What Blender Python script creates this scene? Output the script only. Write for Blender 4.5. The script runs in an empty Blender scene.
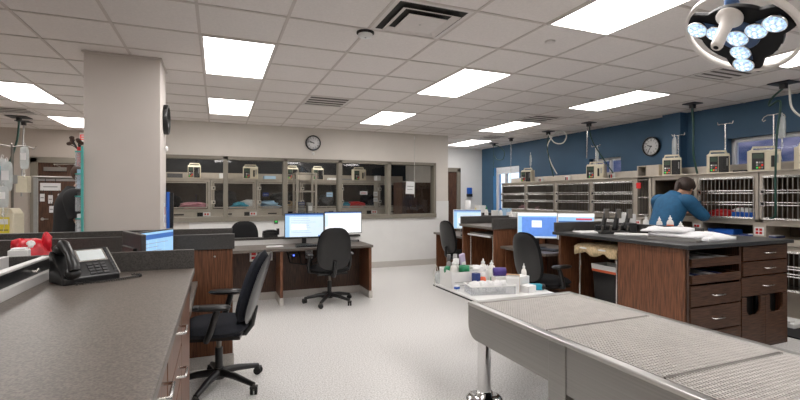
import bpy, bmesh, math, random
from math import sin, cos, pi, radians, sqrt
from mathutils import Vector, Matrix
random.seed(11)
SC = bpy.context.scene
COL = SC.collection
V = Vector

# ------------------------------------------------------------------ materials
MATS = {}
def lin(c):
    return tuple(((x/255)/12.92 if x/255 <= .04045 else ((x/255+.055)/1.055)**2.4) for x in c)
def mat(name, col, rough=.5, metal=0.0, var=.06, scale=25, stretch=(1, 1, 1), bump=0.0, emit=0.0, spec=.5, detail=3, col2=None, lo=.35, hi=.65, alpha=1.0, coat=0.0):
    m = bpy.data.materials.new(name); m.use_nodes = True
    nt = m.node_tree; N = nt.nodes; L = nt.links
    b = N['Principled BSDF']
    tc = N.new('ShaderNodeTexCoord'); mp = N.new('ShaderNodeMapping'); nz = N.new('ShaderNodeTexNoise'); cr = N.new('ShaderNodeValToRGB')
    mp.inputs['Scale'].default_value = stretch
    nz.inputs['Scale'].default_value = scale; nz.inputs['Detail'].default_value = detail
    L.new(tc.outputs['Object'], mp.inputs['Vector']); L.new(mp.outputs['Vector'], nz.inputs['Vector']); L.new(nz.outputs['Fac'], cr.inputs['Fac'])
    c = lin(col)
    a = tuple(max(0, x*(1-var)) for x in c); d = lin(col2) if col2 else tuple(min(1, x*(1+var)) for x in c)
    cr.color_ramp.elements[0].position = lo; cr.color_ramp.elements[1].position = hi
    cr.color_ramp.elements[0].color = (*a, 1); cr.color_ramp.elements[1].color = (*d, 1)
    L.new(cr.outputs['Color'], b.inputs['Base Color'])
    b.inputs['Roughness'].default_value = rough; b.inputs['Metallic'].default_value = metal
    b.inputs['Specular IOR Level'].default_value = spec
    b.inputs['Coat Weight'].default_value = coat
    if emit:
        L.new(cr.outputs['Color'], b.inputs['Emission Color']); b.inputs['Emission Strength'].default_value = emit
    if bump:
        bp = N.new('ShaderNodeBump'); bp.inputs['Strength'].default_value = bump; bp.inputs['Distance'].default_value = .01
        L.new(nz.outputs['Fac'], bp.inputs['Height']); L.new(bp.outputs['Normal'], b.inputs['Normal'])
    if alpha < 1: b.inputs['Alpha'].default_value = alpha
    MATS[name] = m
    return m
def glassmat(name, tint, refl=1.45, extra=0.0):
    m = bpy.data.materials.new(name); m.use_nodes = True
    nt = m.node_tree; N = nt.nodes; L = nt.links
    for n in list(N): N.remove(n)
    o = N.new('ShaderNodeOutputMaterial'); mx = N.new('ShaderNodeMixShader'); t = N.new('ShaderNodeBsdfTransparent'); g = N.new('ShaderNodeBsdfGlossy'); f = N.new('ShaderNodeFresnel')
    ad = N.new('ShaderNodeMath'); ad.operation = 'ADD'; ad.inputs[1].default_value = extra
    f.inputs['IOR'].default_value = refl; g.inputs['Roughness'].default_value = .02
    t.inputs['Color'].default_value = (*tint, 1)
    L.new(f.outputs[0], ad.inputs[0]); L.new(ad.outputs[0], mx.inputs[0]); L.new(t.outputs[0], mx.inputs[1]); L.new(g.outputs[0], mx.inputs[2]); L.new(mx.outputs[0], o.inputs[0])
    MATS[name] = m
mat('wall_paint', (214, 208, 200), .85, var=.015, scale=4)
mat('column_paint', (208, 200, 193), .8, var=.015, scale=4)
mat('white_wall', (226, 226, 224), .6, var=.015, scale=5)
mat('back_wall', (184, 174, 164), .85, var=.02, scale=3)
mat('blue_paint', (54, 88, 116), .6, var=.05, scale=2)
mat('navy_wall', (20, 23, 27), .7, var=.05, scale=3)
mat('ceiling_tile', (233, 227, 223), .9, var=.03, scale=60, bump=.05)
mat('tee_bar', (206, 197, 191), .6, var=.02)
mat('terrazzo', (188, 185, 181), .38, var=.06, scale=90, detail=4, col2=(232, 231, 229), lo=.36, hi=.6, spec=.4)
mat('cove_base', (190, 186, 180), .6, var=.12, scale=120)
mat('wood', (88, 52, 33), .42, var=.2, scale=9, stretch=(14, 14, .7), col2=(124, 79, 53), spec=.4)
mat('wood_dark', (50, 32, 23), .4, var=.28, scale=9, stretch=(14, 14, .7), col2=(84, 57, 43), spec=.4)
mat('wood_h', (58, 37, 26), .48, var=.22, scale=9, stretch=(.8, 9, 16), col2=(90, 62, 46), spec=.3)
mat('door_wood', (58, 36, 25), .45, var=.3, scale=8, stretch=(10, 10, .6), col2=(92, 60, 42))
mat('laminate', (75, 68, 62), .38, var=.2, scale=160, col2=(110, 101, 93), detail=4, spec=.5)
mat('laminate_dark', (52, 50, 48), .45, var=.25, scale=160, col2=(76, 73, 70), detail=4)
mat('laminate_black', (34, 34, 35), .35, var=.2, scale=140, col2=(52, 52, 53))
mat('steel', (186, 184, 180), .32, 1.0, var=.05, scale=6, stretch=(1, .2, 20))
mat('steel_bright', (214, 212, 208), .25, 1.0, var=.04, scale=12)
mat('grate_wire', (196, 192, 187), .5, .55, var=.05, scale=14)
mat('alu', (206, 204, 202), .35, .2, var=.03, scale=9)
mat('steel_dark', (120, 116, 110), .4, 1.0, var=.08, scale=14)
mat('chrome', (222, 222, 222), .08, 1.0, var=.02)
mat('cage_metal', (188, 179, 166), .42, .55, var=.05, scale=8)
mat('cage_light', (208, 200, 188), .5, .1, var=.04, scale=8)
mat('plate_dark', (44, 44, 46), .5, var=.1)
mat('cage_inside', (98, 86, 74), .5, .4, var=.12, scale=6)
mat('frame_metal', (126, 120, 108), .5, .1, var=.03)
mat('black_fabric', (18, 18, 20), .9, var=.25, scale=120, bump=.15, spec=.3)
mat('navy_fabric', (17, 20, 29), .85, var=.25, scale=120, bump=.15, spec=.35)
mat('black_plastic', (20, 20, 21), .35, var=.08, scale=20)
mat('grey_and_shell_sheen', (66, 66, 68), .28, var=.06)  # real grey parts, and reflected light on the black chair shell
mat('gap_shade', (12, 11, 11), .8, var=.1)  # near-black colour standing in for shade inside slots and openings
mat('white_plastic', (232, 232, 230), .4, var=.02)
mat('beige_plastic', (218, 209, 184), .45, var=.03)
mat('grey_plastic', (150, 150, 148), .45, var=.04)
mat('offwhite_lamp', (234, 228, 222), .4, var=.02)
mat('lamp_black', (6, 6, 9), .5, var=.1, spec=.2)
mat('lamp_blue', (52, 84, 128), .35, var=.06)
mat('lens', (170, 198, 232), .1, var=.4, scale=60, emit=.5)
mat('red_bag', (206, 22, 40), .35, var=.25, scale=14, bump=.4)
mat('red', (200, 30, 32), .4, var=.06)
mat('orange', (236, 108, 66), .5, var=.05)
mat('green', (20, 130, 84), .5, var=.06)
mat('green_hose', (12, 58, 48), .45, var=.06)
mat('white_hose', (206, 206, 198), .4, var=.04)
mat('blue', (26, 90, 190), .45, var=.06)
mat('blue_dark', (30, 52, 116), .5, var=.06)
mat('teal', (20, 150, 180), .45, var=.06)
mat('teal_trim', (80, 178, 172), .6, var=.06)
mat('yellow', (226, 208, 60), .5, var=.05)
mat('lilac', (196, 184, 214), .6, var=.06)
mat('purple', (70, 48, 132), .5, var=.06)
mat('pink', (206, 140, 150), .8, var=.1)
mat('tan', (196, 172, 134), .95, var=.25, scale=40, bump=.4)
mat('brown_paper', (196, 160, 122), .8, var=.06)
mat('paper', (236, 236, 236), .85, var=.02)
mat('paper_blue', (168, 204, 232), .7, var=.03)
mat('gauze', (232, 232, 232), .95, var=.05, scale=80, bump=.3)
mat('lcd_green', (46, 64, 50), .3, var=.1, emit=.15)
mat('led_red', (230, 40, 30), .4, emit=0.3, var=.03)
mat('led_green', (60, 220, 90), .4, emit=0.2, var=.03)
mat('led_orange', (236, 120, 40), .4, emit=0.15, var=.03)
mat('led_blue', (60, 90, 255), .4, emit=3, var=.03)
mat('screen_pale', (206, 226, 238), .3, var=.02, emit=0.341)
mat('screen_white', (244, 248, 250), .3, var=.01, emit=0.363)
mat('screen_sky', (150, 196, 232), .3, var=.03, emit=0.33)
mat('screen_blue', (92, 136, 216), .3, var=.05, emit=0.341)
mat('screen_bar', (60, 104, 176), .3, var=.03, emit=0.275)
mat('screen_line', (150, 170, 190), .4, var=.03, emit=0.22)
mat('screen_red', (216, 70, 90), .4, var=.03, emit=0.275)
mat('phone_lcd', (196, 202, 202), .25, var=.02, emit=.1)
mat('lens_facet', (232, 242, 252), .1, var=.05, emit=.6)
mat('steel_side_shade', (148, 146, 143), .34, 1.0, var=.05, scale=6, stretch=(1, .2, 20))  # darker copy of the steel, shade on the table sides put in the colour
mat('panel_light', (255, 250, 247), .5, var=.004, emit=5.2)
mat('panel_fill', (255, 250, 247), .5, var=.004, emit=5.2)  # for the panels added to brighten the cage room
mat('black_rubber', (16, 16, 17), .8, var=.1)
mat('vent_dark', (104, 99, 94), .8, var=.1)
mat('black_and_tub_shade', (26, 25, 24), .8, var=.1)
mat('throat_shade', (52, 50, 48), .8, var=.1)  # shadow inside the diffuser, put in as colour
mat('vent_white', (222, 216, 212), .6, var=.02)
mat('skin', (206, 160, 134), .55, var=.05, scale=20)
mat('hair_brown', (66, 44, 32), .6, var=.3, scale=60, stretch=(1, 1, .2), bump=.3)
mat('hair_dark', (44, 30, 23), .6, var=.3, scale=60, stretch=(1, 1, .2), bump=.3)
mat('bar_steel', (156, 152, 146), .35, 1.0, var=.05)
mat('black_shirt', (22, 22, 24), .85, var=.15, scale=40)
mat('teal_shirt', (16, 78, 116), .8, var=.12, scale=20)
mat('dark_trousers', (34, 38, 50), .85, var=.1)
mat('bottle_white', (236, 234, 230), .35, var=.02)
mat('towel', (238, 238, 240), .95, var=.03, scale=60, bump=.3)
mat('amber_fluid', (120, 40, 34), .3, var=.2)
mat('blind', (226, 230, 234), .7, var=.02)
mat('reveal_lit_blue', (74, 140, 196), .6, var=.03)  # lit copy of the blue wall paint, window light put in the colour
mat('window_white', (222, 222, 222), .5, var=.02)
mat('exterior_glow', (54, 62, 92), .9, var=.35, scale=1.2, col2=(118, 106, 122), stretch=(1, 1, 3), emit=.3)  # outdoor backdrop glows, dusk light put into its colour
mat('mat_black', (22, 22, 23), .9, var=.1, scale=60)
glassmat('glass', (.86, .88, .88), 1.45, .02)
glassmat('glass_out', (.86, .92, 1.0), 1.12, .01)
glassmat('case_glass', (.86, .87, .87), 1.3, .0)
mat('clear_plastic', (226, 230, 234), .15, var=.05, alpha=.3)
mat('bag_clear', (220, 226, 226), .2, var=.1, scale=12, alpha=.6)
mat('case_clear', (150, 160, 160), .1, var=.08, alpha=.35)

# ------------------------------------------------------------------ mesh helpers
class MB:
    def __init__(s): s.v = []; s.f = []; s.k = []; s.sm = []; s.mats = []
    def mi(s, m):
        if m not in s.mats: s.mats.append(m)
        return s.mats.index(m)
    def add(s, vs, fs, m, smooth=False, M=None):
        o = len(s.v); i = s.mi(m)
        for p in vs:
            p = V(p)
            s.v.append(M @ p if M else p)
        for f in fs:
            s.f.append([o+a for a in f]); s.k.append(i); s.sm.append(smooth)
        return s
    def bb(s, x0, y0, z0, x1, y1, z1, m, M=None):
        vs = [(x, y, z) for z in (z0, z1) for y in (y0, y1) for x in (x0, x1)]
        return s.add(vs, [(0, 2, 3, 1), (4, 5, 7, 6), (0, 1, 5, 4), (2, 6, 7, 3), (0, 4, 6, 2), (1, 3, 7, 5)], m, False, M)
    def box(s, c, d, m, M=None):
        return s.bb(c[0]-d[0]/2, c[1]-d[1]/2, c[2]-d[2]/2, c[0]+d[0]/2, c[1]+d[1]/2, c[2]+d[2]/2, m, M)
    def cyl(s, p0, p1, r, m, r1=None, n=14, caps=True, M=None):
        p0 = V(p0); p1 = V(p1); r1 = r if r1 is None else r1
        d = (p1-p0).normalized(); a = d.orthogonal().normalized(); b = d.cross(a)
        vs = []
        for p, q in ((p0, r), (p1, r1)):
            for i in range(n):
                t = 2*pi*i/n; vs.append(p+a*cos(t)*q+b*sin(t)*q)
        s.add(vs, [(i, (i+1) % n, n+(i+1) % n, n+i) for i in range(n)], m, True, M)
        if caps: s.add(vs, [tuple(range(n))[::-1], tuple(range(n, 2*n))], m, False, M)
        return s
    def tube(s, pts, r, m, n=8, M=None):
        pts = [V(p) for p in pts]; k = len(pts); vs = []; a = None
        rr = r if isinstance(r, (list, tuple)) else [r]*k
        for i, p in enumerate(pts):
            d = (pts[min(i+1, k-1)]-pts[max(i-1, 0)]).normalized()
            if a is None: a = d.orthogonal().normalized()
            else: a = (a-d*a.dot(d)).normalized()
            b = d.cross(a)
            for j in range(n):
                t = 2*pi*j/n; vs.append(p+a*cos(t)*rr[i]+b*sin(t)*rr[i])
        fs = [(i*n+j, i*n+(j+1) % n, (i+1)*n+(j+1) % n, (i+1)*n+j) for i in range(k-1) for j in range(n)]
        s.add(vs, fs, m, True, M)
        return s.add(vs, [tuple(range(n))[::-1], tuple(range((k-1)*n, k*n))], m, False, M)
    def lathe(s, prof, m, n=20, M=None, c=(0, 0, 0)):
        vs = []; k = len(prof)
        for r, z in prof:
            for i in range(n):
                t = 2*pi*i/n; vs.append((c[0]+r*cos(t), c[1]+r*sin(t), c[2]+z))
        fs = [(i*n+j, i*n+(j+1) % n, (i+1)*n+(j+1) % n, (i+1)*n+j) for i in range(k-1) for j in range(n)]
        s.add(vs, fs, m, True, M)
        if prof[0][0] > 1e-5: s.add(vs[:n], [tuple(range(n))[::-1]], m, False, M)
        if prof[-1][0] > 1e-5: s.add(vs[-n:], [tuple(range(n))], m, False, M)
        return s
    def ell(s, c, r, m, n=16, M=None):
        k = n//2
        prof = [(max(sin(pi*i/k), 1e-6), -cos(pi*i/k)) for i in range(k+1)]
        vs = [(c[0]+r[0]*q*cos(2*pi*j/n), c[1]+r[1]*q*sin(2*pi*j/n), c[2]+r[2]*z) for q, z in prof for j in range(n)]
        return s.add(vs, [(i*n+j, i*n+(j+1) % n, (i+1)*n+(j+1) % n, (i+1)*n+j) for i in range(k) for j in range(n)], m, True, M)
    def prism(s, poly, z0, z1, m, M=None, smooth=False):
        n = len(poly)
        vs = [(x, y, z0) for x, y in poly]+[(x, y, z1) for x, y in poly]
        return s.add(vs, [tuple(range(n))[::-1], tuple(range(n, 2*n))]+[(i, (i+1) % n, n+(i+1) % n, n+i) for i in range(n)], m, smooth, M)
    def quad(s, a, b, c, d, m, M=None): return s.add([a, b, c, d], [(0, 1, 2, 3)], m, False, M)
    def pad(s, w, h, t, m, curve=0.0, ex=3.2, rings=8, n=36, M=None, bulge=1.0, taper=0.0, skirt=.55):
        """rounded cushion in the x-z plane, thickness along y"""
        def se(a, r):
            c, d = cos(a), sin(a)
            x = w/2*r*math.copysign(abs(c)**(2/ex), c); z = h/2*r*math.copysign(abs(d)**(2/ex), d)
            x *= 1-taper*(z/(h/2))
            return x, z
        vs = []; fs = []
        for side in (1, -1):
            o = len(vs)
            for i in range(rings+1):
                r = i/rings
                for j in range(n):
                    x, z = se(2*pi*j/n, max(r, 1e-4))
                    vs.append((x, curve*x*x + side*(t/2)*((1-r**6)*(1-skirt)+skirt*sqrt(max(0, 1-r**8)))*bulge, z))
            for i in range(rings):
                for j in range(n):
                    q = (o+i*n+j, o+i*n+(j+1) % n, o+(i+1)*n+(j+1) % n, o+(i+1)*n+j)
                    fs.append(q if side < 0 else q[::-1])
        return s.add(vs, fs, m, True, M)
    def text(s, body, size, m, M, depth=.001):
        cu = bpy.data.curves.new('tmp', 'FONT'); cu.body = body; cu.size = size; cu.align_x = 'CENTER'; cu.align_y = 'CENTER'; cu.extrude = depth
        cu.resolution_u = 2
        ob = bpy.data.objects.new('tmp', cu); COL.objects.link(ob)
        dg = bpy.context.evaluated_depsgraph_get(); dg.update()
        me = bpy.data.meshes.new_from_object(ob.evaluated_get(dg))
        s.add([v.co.copy() for v in me.vertices], [tuple(p.vertices) for p in me.polygons], m, False, M)
        bpy.data.objects.remove(ob); bpy.data.curves.remove(cu); bpy.data.meshes.remove(me)
        return s
    def build(s, name, parent=None, bevel=0, loc=None, rot=None, sub=0, seg=2):
        me = bpy.data.meshes.new(name); me.from_pydata([tuple(p) for p in s.v], [], s.f)
        for m in s.mats: me.materials.append(MATS[m])
        me.polygons.foreach_set('material_index', s.k); me.polygons.foreach_set('use_smooth', s.sm)
        me.validate(); me.update()
        o = bpy.data.objects.new(name, me); COL.objects.link(o)
        if parent: o.parent = parent
        if loc: o.location = loc
        if rot: o.rotation_euler = rot
        if bevel:
            b = o.modifiers.new('bevel', 'BEVEL'); b.width = bevel; b.segments = seg; b.limit_method = 'ANGLE'; b.angle_limit = radians(40)
        if sub: q = o.modifiers.new('sub', 'SUBSURF'); q.levels = sub; q.render_levels = sub
        return o
def tag(o, label, cat, group=None, kind=None):
    o['label'] = label; o['category'] = cat
    if group: o['group'] = group
    if kind: o['kind'] = kind
    return o
def struct(o): o['kind'] = 'structure'; return o
def thing(name, label, cat, loc=(0, 0, 0), rz=0, group=None):
    o = bpy.data.objects.new(name, None); COL.objects.link(o); o.empty_display_size = .1
    o.location = loc; o.rotation_euler = (0, 0, rz)
    return tag(o, label, cat, group)
def dup(root, loc, rz=None, label=None, group=None):
    r = root.copy(); COL.objects.link(r); r.location = loc
    if rz is not None: r.rotation_euler = (root.rotation_euler[0], root.rotation_euler[1], rz)
    if label: r['label'] = label
    if group: r['group'] = group
    for ch in list(root.children):
        c = ch.copy(); COL.objects.link(c); c.parent = r
        for g in list(ch.children):
            d = g.copy(); COL.objects.link(d); d.parent = c
    return r
def T(x, y, z): return Matrix.Translation((x, y, z))
def R(a, ax): return Matrix.Rotation(a, 4, ax)

CH = 2.743
# ------------------------------------------------------------------ room shell
b = MB().bb(-4.9, -3, -.1, 7.1, 10.7, 0, 'terrazzo'); struct(b.build('floor'))
b = MB().bb(-4.9, -3, CH, 7.1, 10.7, CH+.08, 'ceiling_tile')
GX = lambda i: -1.3516+.61*i
GY = lambda j: 3.319+.61*j
for i in range(-6, 15): b.bb(GX(i)-.011, -3, CH-.005, GX(i)+.011, 10.6, CH+.001, 'tee_bar')
for j in range(-10, 12): b.bb(-4.85, GY(j)-.011, CH-.006, 6.8, GY(j)+.011, CH+.001, 'tee_bar')
struct(b.build('ceiling'))
struct(MB().bb(-4.95, -3, 0, -4.8, 10.6, CH, 'back_wall').build('wall_left'))
struct(MB().bb(-4.9, -3.1, 0, 7.1, -3, CH, 'wall_paint').build('wall_front'))
# back wall: left stretch, dark stretch inside the cage room, white stretch at the corridor
b = MB()
b.bb(-4.9, 10.6, 0, -3.29, 10.72, CH, 'back_wall').bb(-3.29, 10.6, 2.18, -2.27, 10.72, CH, 'back_wall').bb(-2.27, 10.6, 0, -1.6, 10.72, CH, 'back_wall')
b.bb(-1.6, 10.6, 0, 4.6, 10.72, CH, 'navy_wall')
b.bb(4.6, 10.6, 0, 5.1, 10.72, CH, 'white_wall').bb(5.1, 10.6, 2.19, 6.08, 10.72, CH, 'white_wall').bb(6.08, 10.6, 0, 7.0, 10.72, CH, 'white_wall')
struct(b.build('wall_back'))
# partition with the long interior window
b = MB()
WX0, WX1, WZ0, WZ1 = -1.2, 4.3, 1.03, 2.15
b.bb(-1.6, 8.5, 0, 4.6, 8.62, WZ0, 'wall_paint').bb(-1.6, 8.5, WZ1, 4.6, 8.62, CH, 'wall_paint').bb(-1.6, 8.5, WZ0, WX0, 8.62, WZ1, 'wall_paint').bb(WX1, 8.5, WZ0, 4.6, 8.62, WZ1, 'wall_paint')
struct(MB().bb(-1.6, 8.62, 0, -1.5, 10.6, CH, 'back_wall').build('wall_cage_room_left')); struct(MB().bb(4.5, 8.62, 0, 4.6, 10.6, CH, 'wall_paint').bb(4.6, 8.5, .12, 4.606, 10.6, 1.34, 'white_wall').build('wall_cage_room_right'))
b.bb(-.45, 8.492, .12, 4.605, 8.5, 1.0, 'white_wall').bb(4.31, 8.492, 1.0, 4.605, 8.5, 1.34, 'white_wall')
struct(b.build('wall_partition'))
struct(MB().bb(-1.6, 8.482, 0, 4.61, 8.5, .12, 'cove_base').bb(4.6, 8.5, 0, 4.615, 10.6, .12, 'cove_base').build('baseboard_partition'))
struct(MB().bb(6.08, 10.585, 0, 6.8, 10.6, .12, 'cove_base').bb(4.615, 10.585, 0, 5.05, 10.6, .12, 'cove_base').build('baseboard_back'))
win = MB()
fr = 'frame_metal'
win.bb(WX0, 8.47, WZ1-.06, WX1, 8.64, WZ1, fr).bb(WX0, 8.45, WZ0-.04, WX1, 8.64, WZ0+.045, fr).bb(WX0, 8.47, WZ0, WX0+.055, 8.64, WZ1, fr).bb(WX1-.055, 8.47, WZ0, WX1, 8.64, WZ1, fr)
MUL = [.10, 1.135, 2.18, 3.2]
for x in MUL: win.bb(x-.005, 8.47, WZ0, x+.075, 8.64, WZ1, fr)
w1 = struct(win.build('window_1', bevel=.004))
xs = [WX0+.05]+MUL+[WX1-.05]
for i in range(5):
    o = MB().quad((xs[i], 8.57, WZ0+.03), (xs[i+1], 8.57, WZ0+.03), (xs[i+1], 8.57, WZ1-.05), (xs[i], 8.57, WZ1-.05), 'glass').build('pane', w1)
# blue wall with window openings
b = MB(); X0, X1 = 6.8, 7.05
ops = [(2.2, 4.16, 1.62, 2.265), (5.99, 6.74, 1.6, 2.17), (8.95, 10.06, .95, 2.2)]
y = -3
for (a, c, z0, z1) in ops:
    b.bb(X0, y, 0, X1, a, CH, 'blue_paint'); b.bb(X0, a, 0, X1, c, z0, 'blue_paint'); b.bb(X0, a, z1, X1, c, CH, 'blue_paint'); y = c
b.bb(X0, y, 0, X1, 10.6, CH, 'blue_paint')
struct(MB().bb(6.64, 4.75, 0, 6.8, 5.05, CH, 'blue_paint').build('trim_pilaster'))
b.bb(6.81, 10.055, .95, 7.04, 10.063, 2.2, 'reveal_lit_blue')  # brighter blue strip paints the light falling on this reveal
struct(b.build('wall_right'))
for n, (a, c, z0, z1) in enumerate(ops):
    w = MB(); f = .055; x0, x1 = 6.9, 6.97
    w.bb(x0, a, z0, x1, c, z0+f, 'window_white').bb(x0, a, z1-f, x1, c, z1, 'window_white').bb(x0, a, z0, x1, a+f, z1, 'window_white').bb(x0, c-f, z0, x1, c, z1, 'window_white')
    if n == 0: w.bb(x0, 3.0, z0, x1, 3.05, z1, 'window_white')
    if n == 1: w.bb(x0, 6.3, z0, x1, 6.34, z1, 'window_white')
    if n == 2: w.bb(x0, 9.62, z0, x1, 9.68, z1, 'window_white')
    o = struct(w.build('window_%d' % (n+2), bevel=.004))
    MB().quad((6.94, a+.03, z0+.03), (6.94, c-.03, z0+.03), (6.94, c-.03, z1-.03), (6.94, a+.03, z1-.03), 'glass_out').build('pane', o)
tag(MB().bb(6.825, 8.97, 2.1, 6.895, 9.93, 2.19, 'blind').bb(6.85, 8.98, 2.02, 6.856, 9.92, 2.1, 'blind').build('roller_blind', bevel=.01), 'white roller blind rolled up in the tall bright far window', 'blind')
struct(MB().bb(8.6, -2, 0, 8.7, 10.3, 4.5, 'exterior_glow').build('exterior_backdrop'))  # added backdrop, keeps the bright sky out of the two nearer windows
# column
struct(MB().bb(-1.11, 4.77, 0, -.5, 5.26, CH, 'column_paint').bb(-1.125, 4.755, CH-.02, -.485, 5.275, CH-.001, 'tee_bar').build('column', bevel=.006))
# doors in the back wall
def door(n, x0, x1, z, closer):
    f = MB(); w = .09
    f.bb(x0-.02, 10.55, 0, x0+w, 10.66, z, 'frame_metal').bb(x1-w, 10.55, 0, x1+.02, 10.66, z, 'frame_metal').bb(x0-.02, 10.55, z-w, x1+.02, 10.66, z+.02, 'frame_metal')
    d = struct(f.build('door_%d' % n, bevel=.005))
    MB().bb(x0+w, 10.6, .01, x1-w, 10.645, z-w, 'door_wood').build('door_leaf', d)
    hx = x0+w+.07
    MB().cyl((hx, 10.6, 1.0), (hx, 10.54, 1.0), .012, 'steel_bright').cyl((hx, 10.545, 1.0), (hx+.11, 10.545, 1.0), .01, 'steel_bright').lathe([(.03, 0), (.03, .01)], 'steel_bright', M=T(hx, 10.6, 1.0) @ R(pi/2, 'X')).build('door_handle', d)
    if closer:
        MB().bb(x0+.19, 10.54, z-.25, x0+.55, 10.6, z-.175, 'steel').tube([(x0+.46, 10.56, z-.17), (x0+.36, 10.5, z-.12), (x1-.1, 10.55, z-.105)], .011, 'steel_bright').build('door_closer', d, bevel=.005)
door(1, -3.29, -2.27, 2.18, True)
door(2, 5.1, 6.08, 2.19, False)

# ------------------------------------------------------------------ ceiling fittings
def light(i, j, label, m='panel_light', first=[None]):
    c = (GX(i)+.305, GY(j)+.61, CH)
    if first[0] is None or m != 'panel_light':
        t = thing('ceiling_light', label, 'ceiling light', c, 0, 'recessed ceiling light panels')
        w, l = .292, .597
        MB().bb(-w-.008, -l-.008, -.012, -w+.012, l+.008, -.002, 'vent_white').bb(w-.012, -l-.008, -.012, w+.008, l+.008, -.002, 'vent_white').bb(-w, -l-.008, -.012, w, -l+.012, -.002, 'vent_white').bb(-w, l-.012, -.012, w, l+.008, -.002, 'vent_white').build('frame', t)
        MB().bb(-w+.012, -l+.012, -.009, w-.012, l-.012, -.003, m).build('diffuser', t)
        if first[0] is None: first[0] = t
        return t
    return dup(first[0], c, 0, label)
light(2, 1, 'bright rectangular ceiling light panel nearest the square column, directly right of its top')
light(2, 5, 'small looking ceiling light panel beyond the larger one beside the column')
light(6, 1, 'ceiling light panel over the middle of the room, beyond the square air diffuser')
light(6, 5, 'ceiling light panel just in front of the interior window wall, right of the wall clock')
light(6, -3, 'large ceiling light panel cut by the top edge, left of the surgical lamp')
light(10, 1, 'ceiling light panel nearest to the surgical lamp on its window side')
light(10, 5, 'ceiling light panel between the interior window corner and the blue wall')
light(11, 9, 'farthest ceiling light panel, in the corridor by the white far wall')
light(-2, 5, 'ceiling light panel at the left edge of the picture, behind the column')
light(-2, 9, 'ceiling light panel partly hidden by the column, above the brown door')
light(10, -3, 'ceiling light panel seen through the ring of the surgical lamp')
for i, j in ((-2, -3), (-2, 1), (2, -3), (2, -7), (6, -7), (10, -7)):
    light(i, j, 'recessed ceiling light panel out of view over the near end of the room')
light(5, 9, 'added ceiling light panel brightening the cage room behind the glass', 'panel_fill')  # extra panel added for light on the glass fronted cages
light(1, 9, 'second added light panel brightening the cage room toward the column', 'panel_fill')  # another panel added to lift the light in there

t = thing('air_diffuser', 'large square stepped air diffuser in the ceiling above the middle of the room', 'air vent', (GX(4)+.305, GY(-1)+.305, CH), 0)
def sqring(b, r0, z0, r1, z1, m):
    a = [(-r0, -r0, z0), (r0, -r0, z0), (r0, r0, z0), (-r0, r0, z0)]; c = [(-r1, -r1, z1), (r1, -r1, z1), (r1, r1, z1), (-r1, r1, z1)]
    b.add(a+c, [(i, (i+1) % 4, 4+(i+1) % 4, 4+i) for i in range(4)], m)
b = MB(); sqring(b, .302, -.004, .262, -.004, 'vent_white'); sqring(b, .302, -.001, .302, -.004, 'vent_white'); b.build('frame', t)
b = MB(); b.quad((-.265, -.265, -.0012), (.265, -.265, -.0012), (.265, .265, -.0012), (-.265, .265, -.0012), 'throat_shade'); b.build('shade_sheet', t)  # flat dark sheet paints the shadow in the diffuser opening
b = MB(); sqring(b, .225, -.028, .18, -.006, 'vent_white'); sqring(b, .225, -.028, .222, -.032, 'vent_white'); b.build('cone', t)
b = MB(); b.bb(-.15, -.15, -.034, .15, .15, -.026, 'vent_white'); b.cyl((0, 0, -.036), (0, 0, -.034), .008, 'steel'); b.build('centre_plate', t, bevel=.004)
def vent(x, y, w, d, label, rows=3):
    t = thing('ceiling_vent', label, 'air vent', (x, y, CH), 0)
    MB().bb(-w/2, -d/2, -.009, w/2, -d/2+.03, -.001, 'vent_white').bb(-w/2, d/2-.03, -.009, w/2, d/2, -.001, 'vent_white').bb(-w/2, -d/2, -.009, -w/2+.03, d/2, -.001, 'vent_white').bb(w/2-.03, -d/2, -.009, w/2, d/2, -.001, 'vent_white').bb(-w/2, -d/2, -.003, w/2, d/2, -.001, 'vent_dark').build('frame', t)
    s = MB()
    for k in range(rows):
        yy = -d/2+(k+1)*d/(rows+1); s.bb(-w/2+.02, yy-.022, -.012, w/2-.02, yy+.022, -.008, 'vent_white')
    s.build('slats', t)
    return t
vent(1.39, 6.06, .58, .58, 'square slotted ceiling vent before the interior window wall, left of the clock')
vent(4.99, 6.06, .58, .58, 'dark slotted ceiling vent beside the light panel nearest the far blue window')
vent(5.0, 3.01, .56, .56, 'square ceiling vent just below the ring of the surgical lamp', 5)
vent(-2.9, 8.5, .58, .58, 'slotted ceiling vent at the left edge above the hanging fluid bags')
vent(5.6, 8.3, .5, .5, 'small ceiling vent near the corridor light panel', 2)
t = thing('smoke_detector', 'round white smoke detector on a dark ring beside the square air diffuser', 'smoke detector', (1.087, 3.38, CH-.006))
MB().lathe([(.07, 0), (.07, -.012), (.055, -.018)], 'black_and_tub_shade', 24).build('base', t)
MB().lathe([(.056, -.014), (.06, -.026), (.05, -.038), (.03, -.042), (1e-6, -.042)], 'white_plastic', 24).lathe([(.008, -.044), (.001, -.045)], 'black_and_tub_shade', 8).build('cover', t)
for k, (x, y, l) in enumerate(((2.594, 2.998, 'flat round sprinkler cover plate in the ceiling left of the surgical lamp'), (-2.55, 8.2, 'flat round sprinkler cover plate in the ceiling left of the column'), (5.62, 5.62, 'flat round sprinkler cover plate in the ceiling near the hose drops'))):
    o = MB().lathe([(.001, 0), (.042, -.001), (.044, -.007), (.03, -.012), (1e-6, -.012)], 'vent_white', 20).build('sprinkler_cover', loc=(x, y, CH-.001)); tag(o, l, 'sprinkler', 'ceiling sprinklers')

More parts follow.
